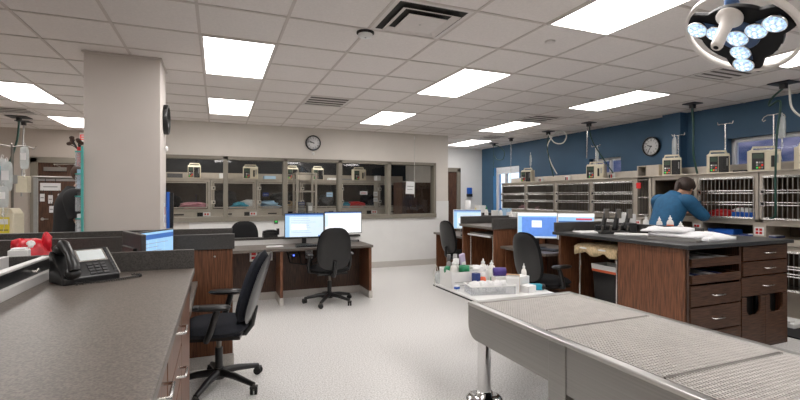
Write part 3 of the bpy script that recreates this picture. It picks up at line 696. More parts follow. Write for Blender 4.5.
# middle desk between island and far station
t = thing('desk', 'dark desk with two blue screens between the island and the far station', 'desk', (0, 0, 0))
MB().bb(3.62, 4.26, .715, 4.44, 5.18, .75, 'laminate').build('desktop', t, bevel=.004)
MB().bb(4.4, 4.26, .0, 4.43, 5.18, .715, 'wood_dark').bb(3.7, 5.15, .1, 4.4, 5.18, .715, 'wood').build('panels', t)
monitor('blue monitor with a small white window, left of the pair on the middle desk', (3.97, 4.84), radians(-36), .885, .49, .325, 'blue', 'white_plastic')
monitor('light blue monitor with a red bar, right of the pair behind the island ledge', (4.23, 4.41), radians(-40), .89, .42, .32, 'red', 'white_plastic')
keyboard('black keyboard on the middle desk below the blue monitor', (3.82, 4.58), radians(-70), .75)
# far desk on the right spine
t = thing('desk', 'small dark desk with one pale monitor, farthest along the right row', 'desk', (0, 0, 0))
MB().bb(3.85, 6.13, .715, 4.44, 7.7, .75, 'laminate').build('desktop', t, bevel=.004)
MB().bb(4.41, 6.13, 0, 4.44, 7.7, .715, 'wood').bb(3.9, 7.66, 0, 4.41, 7.69, .715, 'wood').bb(3.88, 7.2, .1, 4.41, 7.23, .715, 'wood').build('panels', t)
monitor('single pale monitor with a white frame on the farthest desk', (4.15, 6.95), radians(-22), .87, .48, .32, 'pale', 'white_plastic')
keyboard('black keyboard on the farthest desk', (4.08, 6.62), radians(-60), .75)
# back counter on the window side of the spine
t = thing('counter_base', 'wood counter on the cage side of the desks, covered with small supplies', 'cabinet', (0, 0, 0))
MB().bb(4.46, 4.27, 0, 5.1, 7.7, .92, 'wood_dark').build('carcass', t)
MB().bb(4.445, 4.26, .92, 5.15, 7.72, .96, 'laminate_dark').bb(4.445, 5.2, .96, 4.47, 7.72, 1.1, 'laminate_dark').build('top', t, bevel=.004)

# ------------------------------------------------------------------ bottles and small things helper
def bottle(label, pos, h=.15, r=.03, m='bottle_white', cap='white_plastic', band=None, group=None, nozzle=True, name='bottle'):
    t = thing(name, label, 'bottle', pos, 0, group)
    MB().lathe([(r*.92, 0), (r, .006), (r, h*.62), (r*.8, h*.72), (r*.36, h*.78), (r*.36, h*.8)], m, 16).build('body', t)
    if nozzle: MB().lathe([(r*.5, h*.8), (r*.5, h*.87), (r*.2, h*.9), (r*.12, h), (1e-6, h)], cap, 12).build('cap', t)
    else: MB().lathe([(r*.75, h*.78), (r*.75, h), (1e-6, h)], cap, 14).build('cap', t)
    if band: MB().lathe([(r*1.01, h*.2), (r*1.01, h*.52)], band, 16).build('paper_band', t)
    return t
def carton(label, pos, d, m, rz=0, m2=None, group=None, name='carton', cat='box'):
    b = MB().bb(-d[0]/2, -d[1]/2, 0, d[0]/2, d[1]/2, d[2], m)
    if m2: b.bb(-d[0]/2-.001, -d[1]/2-.001, d[2]*.12, d[0]/2+.001, d[1]/2+.001, d[2]*.4, m2)
    b.bb(-d[0]/2+.004, -.002, d[2], d[0]/2-.004, .002, d[2]+.001, 'grey_plastic')
    return tag(b.build(name, loc=pos, rot=(0, 0, rz), bevel=.003), label, cat, group)
# bottles along the ledge behind the island
bx = 4.62
for k, (y, h, r, band, l) in enumerate(((3.72, .2, .032, None, 'white squeeze bottle beside the left forceps stand on the island'), (3.55, .19, .03, 'blue', 'white bottle with a blue printed label on the island'), (3.42, .21, .034, 'orange', 'white bottle with an orange label on the island'), (3.3, .15, .03, None, 'short white squeeze bottle nearest the teal shirted person'))):
    bottle(l, (bx, y, iz), h, r, band=band, group='bottles behind the island ledge')
carton('white and yellow carton behind the island ledge, left of the clamps', (4.72, 4.06, iz), (.1, .16, .2), 'white_plastic', .1, 'yellow')
# clamp stand on island: black rack with upright holders
t = thing('clamp_rack', 'black rack holding upright instruments on the island worktop', 'rack', (4.2, 3.78, iz), radians(-30))
MB().bb(-.2, -.1, 0, .2, .1, .03, 'black_plastic').bb(-.2, .02, .03, .2, .06, .09, 'black_plastic').bb(.12, -.1, .03, .2, .1, .12, 'black_plastic').build('base', t, bevel=.005)
for k, x in enumerate((-.13, .0, .12)):
    a = MB().tube([(x, .02, .05), (x+.02, .02, .14), (x+.05, .03, .26)], [.03, .026, .024], 'black_plastic', 8).bb(x+.02, -.005, .17, x+.07, .05, .275, 'steel_dark').build('holder', t, bevel=.003)
for k in range(4): MB().cyl((-.16+.09*k, -.06, .03), (-.15+.09*k, -.07, .09), .012, 'steel_dark').build('peg', t)
tag(MB().bb(-.17, -.12, 0, .17, .12, .012, 'paper').bb(-.1, -.11, .012, .16, .1, .016, 'white_plastic').build('white_tray', loc=(4.02, 3.95, iz), rot=(0, 0, -.3), bevel=.003), 'thin white sheet tray under the black instrument rack', 'tray')
tag(MB().bb(-.2, -.1, 0, .2, .1, .014, 'paper').build('paper_sheet', loc=(4.2, 3.52, iz), rot=(0, 0, -.9), bevel=.003), 'flat white sheet on the island between rack and towels', 'paper')
def towel(label, pos, d, rz, h, seed):
    b = MB(); n = 14; vs = []
    rnd = random.Random(seed); p = [rnd.uniform(0, 6) for _ in range(4)]
    for layer in range(2):
        for i in range(n+1):
            for j in range(n+1):
                x = (i/n-.5); y = (j/n-.5); e = 1-max(abs(x), abs(y))*2
                z = (h*min(1, .62+e*1.4)+.01*sin(6*x+p[0])*sin(5*y+p[1])+.005*sin(15*x+p[2])) if layer else 0
                vs.append((x*d[0], y*d[1], max(z, 0)))
    m = (n+1)**2
    fs = [(m+i*(n+1)+j, m+(i+1)*(n+1)+j, m+(i+1)*(n+1)+j+1, m+i*(n+1)+j+1) for i in range(n) for j in range(n)]
    fs += [(i*(n+1)+j, i*(n+1)+j+1, (i+1)*(n+1)+j+1, (i+1)*(n+1)+j) for i in range(n) for j in range(n)]
    ring = [i*(n+1) for i in range(n+1)]+[n*(n+1)+j for j in range(1, n+1)]+[i*(n+1)+n for i in range(n-1, -1, -1)]+[j for j in range(n-1, 0, -1)]
    fs += [(ring[k], ring[(k+1) % len(ring)], m+ring[(k+1) % len(ring)], m+ring[k]) for k in range(len(ring))]
    b.add(vs, fs, 'towel', True)
    return tag(b.build('folded_towel', loc=pos, rot=(0, 0, rz)), label, 'towel', 'white towels on the island')
tag(MB().bb(-.33, -.22, 0, .33, .22, .03, 'steel').bb(-.3, -.19, .03, .3, .19, .034, 'steel_bright').build('steel_tray', loc=(4.3, 3.0, iz), rot=(0, 0, .2), bevel=.006), 'flat steel tray under the white towels on the island', 'tray')
towel('large folded white towel lying lowest on the island tray', (4.28, 3.0, iz+.034), (.62, .42, 0), .2, .035, 3)
towel('rumpled white towel on top toward the rack side of the towel stack', (4.15, 3.1, iz+.075), (.42, .36, 0), .35, .032, 8)
towel('thick folded white towel nearest the drawers of the island', (4.36, 2.79, iz), (.5, .16, 0), .12, .05, 5)

# ------------------------------------------------------------------ steel grated table (foreground right)
tz = .68; TX0, TX1, TY1, TY0 = 1.66, 2.59, 2.775, -.6
t = thing('grated_table', 'long stainless steel treatment table with wire grate top in the right foreground', 'table', (0, 0, 0))
rm = MB(); rw = .05
rm.bb(TX0, TY0, tz-.025, TX0+rw, TY1, tz, 'steel').bb(TX1-rw, TY0, tz-.025, TX1, TY1, tz, 'steel').bb(TX0+rw, TY1-rw, tz-.025, TX1-rw, TY1, tz, 'steel').bb(TX0+rw, TY0, tz-.025, TX1-rw, TY0+rw, tz, 'steel')
rm.build('rim', t, bevel=.006)
# tub: side aprons with a rounded far lower corner
pf = [(1.93, tz-.02), (TY1-.004, tz-.02), (TY1-.004, tz-.15)]
for k in range(9):
    a = pi/2*k/8; pf.append((TY1-.004-.1+.1*cos(a), tz-.15-.1*sin(a)))
pf += [(1.93, tz-.25)]
YZX = Matrix(((0, 0, 1, 0), (1, 0, 0, 0), (0, 1, 0, 0), (0, 0, 0, 1)))
tub = MB().prism(pf, TX0+.004, TX0+.012, 'steel_side_shade', YZX).prism(pf, TX1-.012, TX1-.004, 'steel_side_shade', YZX)
tub.bb(TX0+.01, TY1-.016, tz-.16, TX1-.01, TY1-.004, tz-.02, 'steel').bb(TX0+.01, 1.9, tz-.25, TX1-.01, TY1-.1, tz-.24, 'black_and_tub_shade')  # tub floor near-black, shade below the grate put in the colour
av = [(x, TY1-.104+.1*cos(pi/2*k/8), tz-.15-.1*sin(pi/2*k/8)) for k in range(9) for x in (TX0+.01, TX1-.01)]
tub.add(av, [(2*k, 2*k+1, 2*k+3, 2*k+2) for k in range(8)], 'steel', True)
tub.build('tub', t)
MB().bb(TX0+.002, TY0+.02, tz-.27, TX0+.014, 1.81, tz-.02, 'steel_side_shade').bb(TX1-.014, TY0+.02, tz-.27, TX1-.002, 1.81, tz-.02, 'steel_side_shade').bb(TX0+.014, TY0+.02, tz-.2, TX1-.014, 1.9, tz-.19, 'black_and_tub_shade').build('apron', t, bevel=.002)  # inner floor blackened too, as painted shade under the wires
MB().bb(TX0-.004, 1.8, .0, TX0+.06, 1.93, tz-.022, 'steel_side_shade').build('corner_post', t, bevel=.004)
MB().bb(TX1-.06, 1.8, 0, TX1+.004, 1.93, tz-.022, 'steel').build('corner_post', t, bevel=.004)
MB().bb(TX0+.06, TY0+.1, .0, TX1-.06, 1.8, .4, 'steel_dark').build('lower_cabinet', t)
gy = [TY1-rw-.01, 2.02, 1.3, .58, -.14]
for k in range(4):
    g = MB(); y1, y0 = gy[k]-.006, gy[k+1]+.006; x0, x1 = TX0+rw+.018, TX1-rw-.015
    n = 44
    for i in range(n+1):
        x = x0+(x1-x0)*i/n; g.cyl((x, y0, tz-.006), (x, y1, tz-.006), .0038, 'grate_wire', n=5, caps=False)
    m_ = int((y1-y0)/.024)
    for i in range(m_+1):
        y = y0+(y1-y0)*i/m_; g.cyl((x0, y, tz-.0075), (x1, y, tz-.0075), .0038, 'grate_wire', n=5, caps=False)
    g.cyl((x0, y1, tz-.008), (x1, y1, tz-.008), .007, 'steel_dark', n=6).cyl((x0, y0, tz-.008), (x1, y0, tz-.008), .007, 'steel_dark', n=6)
    g.build('grate', t)
for x in (1.745, 2.5):
    l = MB().cyl((x, 2.69, .02), (x, 2.69, tz-.22), .047, 'chrome', n=24).build('leg', t)
    MB().lathe([(.13, 0), (.13, .012), (.11, .022), (.06, .026), (.058, .06), (.047, .064)], 'chrome', 28, T(x, 2.69, 0)).build('floor_flange', l)

# supply tray stand behind the table end
sz = .672
t = thing('tray_stand', 'white topped tray stand crowded with supplies at the end of the grated table', 'table', (0, 0, 0))
MB().bb(1.75, 2.79, sz-.01, 2.47, 3.52, sz, 'white_plastic').bb(1.75, 2.79, sz, 1.762, 3.52, sz+.006, 'white_plastic').build('tray_top', t, bevel=.004)
MB().bb(1.755, 2.795, sz-.024, 2.465, 3.515, sz-.01, 'black_rubber').build('edge_band', t)
MB().cyl((2.53, 3.05, .04), (2.53, 3.05, sz-.03), .022, 'chrome').bb(2.3, 2.98, sz-.05, 2.56, 3.12, sz-.024, 'steel').build('post', t)
MB().bb(2.5, 2.9, .0, 2.72, 3.12, .04, 'steel').build('base', t, bevel=.008)
# open organiser box with bottles
t = thing('organizer_box', 'white open box at the far left of the supply tray, full of small bottles', 'box', (1.95, 3.33, sz), radians(-3))
MB().bb(-.17, -.12, 0, .17, .12, .006, 'white_plastic').bb(-.17, -.12, 0, .17, -.113, .135, 'white_plastic').bb(-.17, .113, 0, .17, .12, .15, 'white_plastic').bb(-.17, -.12, 0, -.163, .12, .145, 'white_plastic').bb(.163, -.12, 0, .17, .12, .145, 'white_plastic').build('walls', t)
MB().bb(-.14, -.1215, .02, .12, -.12, .026, 'grey_plastic').bb(-.14, -.1215, .05, .05, -.12, .054, 'grey_plastic').build('printed_marks', t)
def roll(label, pos, r, h, m, rot=(0, 0, 0), core='grey_plastic', group=None):
    return tag(MB().lathe([(r*.35, 0), (r, 0), (r, h), (r*.35, h), (r*.35, 0)], m, 20).build('tape_roll', loc=pos, rot=rot), label, 'roll', group)
bz = sz+.007
bottle('white capped bottle at the left end of the organizer box', (1.84, 3.3, bz), .23, .032)
bottle('white bottle beside the green roll in the organizer box', (1.9, 3.36, bz), .22, .03, nozzle=False)
roll('dark green tape roll standing in the organizer box', (1.93, 3.28, bz+.11), .045, .06, 'green')
roll('small green roll at the left wall of the organizer box', (1.805, 3.36, bz+.13), .035, .05, 'green', (pi/2, 0, .3))
bottle('tall grey capped vial at the back of the organizer box', (1.86, 3.42, bz), .25, .024, 'grey_plastic', 'grey_and_shell_sheen', nozzle=False)
bottle('tall grey vial next to the lilac packet', (1.92, 3.42, bz), .25, .024, 'grey_plastic', 'grey_plastic', nozzle=False)
tag(MB().bb(-.025, -.01, 0, .025, .01, .27, 'lilac').bb(-.022, -.012, .12, .022, -.01, .2, 'paper').build('lilac_packet', loc=(2.0, 3.38, bz), rot=(.1, -.25, .2), bevel=.003), 'lilac packet leaning up in the organizer box', 'packet')
b = MB(); blob(b, (0, 0, .045), (.075, .05, .045), 'gauze', 21, .2, 20); tag(b.build('gauze_wad', loc=(2.045, 3.27, bz+.08)), 'white gauze wad at the right end of the organizer box', 'gauze')
b = MB(); blob(b, (0, 0, .05), (.03, .04, .06), 'bag_clear', 31, .3, 16); b.tube([(0, 0, .1), (-.03, -.02, .16), (-.05, 0, .1), (-.04, -.02, -.02)], .004, 'white_hose', 6)
tag(b.build('tubing_bag', loc=(1.79, 3.485, sz)), 'clear tubing coil at the left corner behind the organizer box', 'tubing')
tag(MB().bb(-.02, -.014, 0, .02, .014, .05, 'white_plastic').bb(-.021, -.015, .02, .021, .015, .04, 'blue').build('blue_clip', loc=(1.775, 3.13, sz), rot=(0, 0, .4), bevel=.003), 'small blue and white clip at the left edge of the tray', 'clip')
for k, (x, y, h, l) in enumerate(((2.22, 3.44, .2, 'tallest white squirt bottle standing behind the blue box on the tray'), (2.31, 3.44, .18, 'white squirt bottle at the far right corner of the tray'), (2.2, 3.34, .16, 'short white bottle between the organizer box and squirt bottles'))):
    bottle(l, (x, y, sz), h, .034)
roll('green roll lying by the white squirt bottles', (2.23, 3.27, sz), .04, .06, 'green')
carton('navy blue small box on the tray beside the orange bottle', (1.955, 3.135, sz), (.05, .05, .135), 'blue_dark', .2)
bottle('orange and white small bottle in the middle of the tray', (2.02, 3.135, sz), .135, .026, 'orange', 'white_plastic', nozzle=False)
roll('purple wrap roll lying on top of a white carton on the tray', (2.12, 3.13, sz+.137), .035, .1, 'purple', (pi/2, 0, 1.2))
roll('small red wrap roll beside the purple one', (2.4, 3.3, sz), .03, .07, 'red')
bottle('narrow white bottle with a pump top behind the gauze packs', (2.42, 3.12, sz), .19, .022, cap='white_plastic')
# clear tubs
def tub_(label, pos, d, rz):
    t = thing('clear_tub', label, 'container', pos, rz)
    b = MB(); x, y, z = d[0]/2, d[1]/2, d[2]; e = .004
    b.bb(-x, -y, 0, x, y, e, 'clear_plastic').bb(-x, -y, e, x, -y+e, z, 'clear_plastic').bb(-x, y-e, e, x, y, z, 'clear_plastic').bb(-x, -y+e, e, -x+e, y-e, z, 'clear_plastic').bb(x-e, -y+e, e, x, y-e, z, 'clear_plastic').build('walls', t)
    MB().bb(-x-.006, -y-.006, z-.006, x+.006, -y+.004, z+.002, 'white_plastic').bb(-x-.006, y-.004, z-.006, x+.006, y+.006, z+.002, 'white_plastic').bb(-x-.006, -y, z-.006, -x+.004, y, z+.002, 'white_plastic').bb(x-.004, -y, z-.006, x+.006, y, z+.002, 'white_plastic').build('lip', t)
    return t
tub_('clear plastic tub at the front left of the supply tray', (1.99, 2.99, sz), (.36, .17, .07), radians(-12))
for k in range(5):
    b = MB(); blob(b, (0, 0, .045), (.052, .05, .045), 'gauze', 40+k, .25, 14)
    tag(b.build('gauze_pack', loc=(1.87+.06*k, 3.02-.012*k, sz+.006), rot=(0, 0, k)), 'white gauze pack lying in the clear plastic tub', 'gauze', 'gauze packs in the clear tub')
for k in range(6):
    tag(MB().bb(-.05, -.005, 0, .05, .005, .12+.008*(k % 3), ['paper', 'paper', 'bag_clear', 'paper', 'brown_paper', 'brown_paper'][k]).build('paper_sleeve', loc=(2.14+.012*k, 2.9+.014*k, sz), rot=(-.1, 0, radians(-37)), bevel=.002),
        ['white', 'white', 'clear', 'white', 'brown', 'brown'][k]+' paper sleeve standing in the row beside the clear tub', 'packet', 'paper sleeves on the tray')
carton('white carton of gauze behind the paper sleeves on the tray', (2.33, 3.07, sz), (.14, .1, .1), 'white_plastic', .15)
carton('small white carton to the right of the paper sleeves', (2.29, 2.9, sz), (.1, .08, .055), 'paper', .3)
carton('flat white carton against the wrap rolls at the back of the tray', (2.16, 3.1, sz), (.11, .08, .1), 'white_plastic', -.1)
t = thing('tape_cutter', 'teal tape cutter with a black end at the right edge of the tray', 'cutter', (2.4, 2.94, sz), radians(-25))
MB().bb(-.07, -.025, 0, .05, .025, .05, 'teal').build('body', t, bevel=.012)
MB().ell((.05, 0, .025), (.03, .026, .025), 'black_plastic', 14).build('end', t)

# ------------------------------------------------------------------ surgical lamp
Mx = Matrix(((.557, .584, .59, 2.77), (-.664, .74, -.106, 1.628), (-.499, -.333, .80, 2.358), (0, 0, 0, 1)))
Mx = Mx @ Matrix.Scale(.88, 4)
t = thing('surgical_lamp', 'round surgical lamp with seven bright lenses hanging over the grated table', 'lamp')
t.matrix_world = Mx
b = MB(); ro, ri = .335, .315; n = 64; vs = []
for r_, z in ((ro, -.005), (ro, .035), (ri, .035), (ri, -.005)):
    for k in range(n): vs.append((r_*cos(2*pi*k/n), r_*sin(2*pi*k/n), z))
b.add(vs, [(q*n+k, q*n+(k+1) % n, ((q+1) % 4)*n+(k+1) % n, ((q+1) % 4)*n+k) for q in range(4) for k in range(n)], 'offwhite_lamp', True)
b.build('outer_ring', t)
AN = [190, 57.5, -59.5]
poly = []
for k in range(120):
    a = 2*pi*k/120
    d = min(abs((a-radians(-q)+pi) % (2*pi)-pi) for q in AN)
    r_ = .312 if d < .27 else .312-.075*min(1, ((d-.27)/.22))
    poly.append((r_*cos(a), r_*sin(a)))
b = MB().prism(poly, -.005, .03, 'lamp_black'); b.build('lamp_body', t, bevel=.006)
b = MB()
for q in AN:
    a = radians(-q); Mr = R(a, 'Z')
    b.prism([(0, -.05), (.255, -.05), (.285, -.035), (.285, .035), (.255, .05), (0, .05)], -.018, -.004, 'lamp_blue', Mr)
b.lathe([(.12, -.004), (.115, -.018), (1e-6, -.019)], 'lamp_blue', 32)
b.build('arm_covers', t, bevel=.004)
def lens(x, y, r):
    o = MB().lathe([(r, -.014), (r*1.02, -.03), (r*.9, -.042), (r*.6, -.05), (1e-6, -.053)], 'lens', 24, T(x, y, 0)).build('lens', t)
    b = MB().lathe([(r*1.0, -.012), (r*1.12, -.034), (r*1.05, -.036), (r*1.02, -.03)], 'chrome', 24, T(x, y, 0)); b.build('lens_rim', o)
    f = MB()
    for k in range(7):
        a = 2*pi*k/6; rr = r*.55 if k < 6 else 0
        f.lathe([(r*.24, -.05+.008*(rr > 0)), (r*.14, -.058+.006*(rr > 0)), (1e-6, -.058+.006*(rr > 0))], 'lens_facet', 10, T(x+rr*cos(a), y+rr*sin(a), 0))
    f.build('lens_facets', o)
lens(0, 0, .06)
for q in AN:
    a = radians(-q)
    lens(.125*cos(a), .125*sin(a), .056); lens(.24*cos(a), .24*sin(a), .058)
HM_ = T(-.105, -.14, 0) @ Matrix(((1, 0, -.14, 0), (0, 1, -.25, 0), (0, 0, 1, 0), (0, 0, 0, 1)))
h = MB().lathe([(.075, -.015), (.078, -.028), (.06, -.04), (.042, -.05), (.034, -.12), (.036, -.2), (.03, -.215), (1e-6, -.216)], 'offwhite_lamp', 28, HM_).lathe([(.016, -.217), (.014, -.2195), (1e-6, -.2195)], 'lamp_black', 14, HM_)
h.build('centre_handle', t)
for s0, sg in ((-93, -1), (-11, 1)):
    mk = MB()
    for k in range(9):
        a = radians(-(s0+sg*2.6*k)); w = .0065
        if k != 3: mk.bb(.232, -w*.6, -.0065, .245, w*.6, -.0052, 'white_plastic', R(a, 'Z'))
    mk.build('lettering_marks', t)
wp = Mx @ V((-.16, -.18, .08)); IM = Mx.inverted()
MB().tube([(-.03, -.05, .03), (-.12, -.14, .045), (-.16, -.18, .08)], [.05, .045, .035], 'lamp_blue', 12).tube([(-.16, -.18, .08), IM @ V((wp.x, wp.y, wp.z+.05)), IM @ V((wp.x, wp.y, CH-.02))], .022, 'offwhite_lamp', 12).cyl(IM @ V((wp.x, wp.y, CH-.03)), IM @ V((wp.x, wp.y, CH-.008)), .09, 'offwhite_lamp', n=24).build('yoke', t)

# ------------------------------------------------------------------ cages along the blue wall
CX = 6.1
def cage(label, w, pos, rz=0, h=.61, depth=.5, front='bars', group='upper cages along the blue wall', step=.036):
    """front faces local -X, origin at front lower centre"""
    t = thing('animal_cage', label, 'cage', pos, rz, group)
    y = w/2; e = .02
    MB().bb(0, -y, 0, depth, -y+e, h, 'cage_metal').bb(0, y-e, 0, depth, y, h, 'cage_metal').bb(0, -y, 0, depth, y, e, 'cage_metal').bb(-.01, -y, h-.05, depth, y, h, 'cage_metal').bb(-.008, -y, 0, .015, -y+.04, h, 'cage_metal').bb(-.008, y-.04, 0, .015, y, h, 'cage_metal').bb(-.008, -y, 0, .012, y, .035, 'cage_metal').build('shell', t)
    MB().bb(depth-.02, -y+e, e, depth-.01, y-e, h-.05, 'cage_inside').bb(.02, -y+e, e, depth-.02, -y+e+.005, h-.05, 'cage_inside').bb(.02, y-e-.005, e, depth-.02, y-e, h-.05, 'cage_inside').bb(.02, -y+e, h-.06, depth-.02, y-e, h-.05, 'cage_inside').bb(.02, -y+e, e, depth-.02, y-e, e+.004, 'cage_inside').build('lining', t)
    if front == 'bars':
        d = MB(); a, c, z0, z1 = -y+.045, y-.045, .04, h-.055; x = -.022
        for z in (z0, z0+.012, z0+.17, z0+.2, z1-.2, z1-.17, z1-.012, z1): d.cyl((x-.004, a, z), (x-.004, c, z), .0075, 'steel_bright', n=6)
        k = int((c-a)/step)
        for i in range(k+1):
            yy = a+(c-a)*i/k; d.cyl((x, yy, z0), (x, yy, z1), .0055 if 0 < i < k else .008, ('bar_steel' if step > .04 else 'steel_dark') if 0 < i < k else 'steel_bright', n=5, caps=False)
        d = d.build('door', t)
        for z in (z0+.185, z1-.185):
            MB().bb(-.045, y-.075, z-.03, -.012, y-.02, z+.03, 'steel_bright').cyl((-.05, y-.05, z), (-.02, y-.05, z), .016, 'black_plastic', n=10).build('latch', d)
    elif front == 'glass':
        a, c, z0, z1 = -y+.05, y-.05, .05, h-.06
        d = MB().bb(-.03, a, z0, -.012, a+.022, z1, 'cage_metal').bb(-.03, c-.022, z0, -.012, c, z1, 'cage_metal').bb(-.03, a, z0, -.012, c, z0+.022, 'cage_metal').bb(-.03, a, z1-.022, -.012, c, z1, 'cage_metal').quad((-.02, a, z0), (-.02, c, z0), (-.02, c, z1), (-.02, a, z1), 'case_glass').build('door', t)
        for z in (z0+.12, z1-.12): MB().bb(-.05, y-.09, z-.035, -.012, y-.005, z+.035, 'cage_light').cyl((-.055, y-.06, z), (-.02, y-.06, z), .018, 'black_plastic', n=10).build('latch', d)
    return t
zc = 1.12
ul = [8.215, 7.325, 6.425, 5.535]
nm = ['farthest barred cage beside the tall bright window', 'second barred cage from the bright far window', 'third barred cage from the bright far window', 'barred cage just left of the narrow gap with the red tag']
c0 = cage(nm[0], .885, (CX, ul[0], zc))
for y, l in zip(ul[1:], nm[1:]): dup(c0, (CX, y, zc), 0, l)
r0 = cage('barred cage right of the teal shirted person, with blue tray inside', .74, (CX, 3.74, zc), step=.048)
dup(r0, (CX, 2.985, zc), 0, 'barred cage at the right picture edge with a green hose in front')
dup(r0, (CX, 2.23, zc), 0, 'last barred cage, beyond the right picture edge')
cage('open dark cage that the teal shirted person leans into', .68, (CX, 4.46, zc), front='none')
t = thing('cage_door', 'narrow barred door swung open beside the leaning person, with a red tag', 'cage door', (CX, 4.95, zc))
d = MB()
for y in (-.12, .12): d.bb(-.02, y-.02, 0, .02, y+.02, .6, 'cage_metal')
for z in (.03, .3, .57): d.cyl((0, -.12, z), (0, .12, z), .009, 'steel_bright', n=8)
for k in range(4): d.cyl((.02, -.08+.05*k, .03), (.02, -.08+.05*k, .57), .004, 'steel_dark', n=5)
d.bb(.6, -.14, 0, .62, .14, .6, 'cage_inside').build('frame', t)
MB().bb(-.03, .03, .44, -.024, .11, .53, 'red').build('red_tag', t)
# shelf band below the upper cages
t = thing('shelf_band', 'beige metal shelf recess with sockets running below the upper cages', 'shelf', (0, 0, 0))
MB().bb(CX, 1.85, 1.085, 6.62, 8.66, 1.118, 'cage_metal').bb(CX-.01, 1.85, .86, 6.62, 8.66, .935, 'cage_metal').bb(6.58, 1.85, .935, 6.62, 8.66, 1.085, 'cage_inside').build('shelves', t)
for y in (8.64, 7.77, 6.87, 5.98, 5.06, 4.12, 3.36, 2.6, 1.87): MB().bb(CX, y-.07 if y < 8 else y-.04, .935, 6.58, y+.07 if y < 8 else y+.02, 1.085, 'cage_metal').build('divider', t)
for y in (5.98, 5.06, 4.12, 3.36, 2.6):
    tag(MB().bb(-.012, -.05, -.05, 0, .05, .05, 'white_plastic').bb(-.014, -.035, .005, -.012, -.005, .035, 'red').bb(-.014, .005, .005, -.012, .035, .035, 'red').bb(-.014, -.035, -.035, -.012, -.005, -.005, 'red').bb(-.014, .005, -.035, -.012, .035, -.005, 'red').build('socket_plate', loc=(CX, y, 1.012)), {3.36: 'red and white socket plate on the divider at the right picture edge', 4.12: 'red and white socket plate just right of the teal shirted person'}.get(y, 'red and white socket plate on a shelf divider hidden behind the island things'), 'socket', 'sockets below the cages')
tag(MB().bb(-.1, -.16, 0, .1, .16, .01, 'blue').bb(-.1, -.16, .01, -.09, .16, .07, 'blue').bb(.09, -.16, .01, .1, .16, .07, 'blue').bb(-.09, -.16, .01, .09, -.15, .07, 'blue').bb(-.09, .15, .01, .09, .16, .07, 'blue').build('blue_basket', loc=(6.25, 3.85, .936), bevel=.004), 'blue plastic basket on the open shelf below the barred cages', 'basket')
tag(MB().bb(-.1, -.2, 0, .1, .2, .02, 'blue_dark').bb(-.09, -.19, .02, .09, .1, .03, 'paper').build('folder', loc=(6.25, 3.42, .936), bevel=.003), 'dark folder lying on the open shelf below the barred cages', 'folder')
# things inside the right cage
tag(MB().bb(-.13, -.15, 0, .13, .15, .01, 'blue').bb(-.13, -.15, .01, -.12, .15, .09, 'blue').bb(.12, -.15, .01, .13, .15, .09, 'blue').bb(-.12, -.15, .01, .12, -.14, .09, 'blue').bb(-.12, .14, .01, .12, .15, .09, 'blue').build('blue_tray', loc=(6.27, 3.55, zc+.026), bevel=.004), 'bright blue slotted tray inside the cage right of the person', 'tray')
b = MB(); blob(b, (0, 0, .05), (.13, .17, .07), 'red', 51, .3, 22); tag(b.build('red_blanket', loc=(6.3, 3.9, zc+.026)), 'red blanket crumpled in the cage right of the person', 'blanket')
b = MB(); blob(b, (0, 0, .06), (.12, .16, .08), 'gauze', 53, .35, 20); blob(b, (.02, .05, .1), (.08, .08, .05), 'pink', 54, .3, 16); tag(b.build('white_blanket', loc=(6.44, 3.72, zc+.026)), 'white and pink cloth heap behind the blue tray in the cage', 'blanket')
b = MB(); blob(b, (0, 0, .05), (.12, .3, .06), 'pink', 55, .3, 20); tag(b.build('pink_blanket', loc=(6.35, 8.0, zc+.026)), 'dull pink blanket in the farthest barred cage', 'blanket')
# lower cages
lowk = 'lower cages along the blue wall'
l0 = cage('lower barred cage nearest the right picture edge', .74, (CX+.02, 2.985, .3), h=.55, depth=.48, group=lowk, step=.05)
for y, l in ((3.74, 'lower barred cage just right of the island drawers'), (2.23, 'lower barred cage beyond the right picture edge'), (4.5, 'lower barred cage below the leaning person')): dup(l0, (CX+.02, y, .3), 0, l)
l1 = cage('lower barred cage behind the far desk, under the farthest upper cage', .885, (CX+.02, 8.215, .3), h=.55, depth=.48, group=lowk, step=.05)
for y, l in ((7.325, 'lower barred cage hidden second from the far window'), (6.425, 'lower barred cage hidden third from the far window'), (5.535, 'lower barred cage hidden left of the leaning person')): dup(l1, (CX+.02, y, .3), 0, l)
tag(MB().bb(CX+.12, 1.86, 0, 6.6, 8.65, .3, 'cage_metal').build('cage_plinth'), 'beige metal plinth carrying the lower cages along the blue wall', 'plinth')
# ledge panel behind the pumps on the cage top
tag(MB().bb(6.6, 1.85, 1.735, 6.635, 9.0, 1.875, 'cage_light').bb(6.05, 1.85, 1.731, 6.6, 8.66, 1.745, 'cage_metal').build('splash_panel', bevel=.003), 'long beige metal top and upstand running above the upper cages', 'panel')
CT = 1.746
b = MB().bb(-.18, -.19, 0, .18, -.17, .16, 'cage_metal').bb(-.18, .17, 0, .18, .19, .16, 'cage_metal').bb(-.18, -.19, .16, .18, .19, .175, 'cage_metal').bb(.16, -.17, 0, .18, .17, .16, 'cage_inside').bb(-.18, -.17, 0, -.16, .03, .16, 'cage_metal')
tag(b.build('metal_box', loc=(6.4, 4.98, CT)), 'beige metal box with a dark open end on the cage top left of the person', 'box')

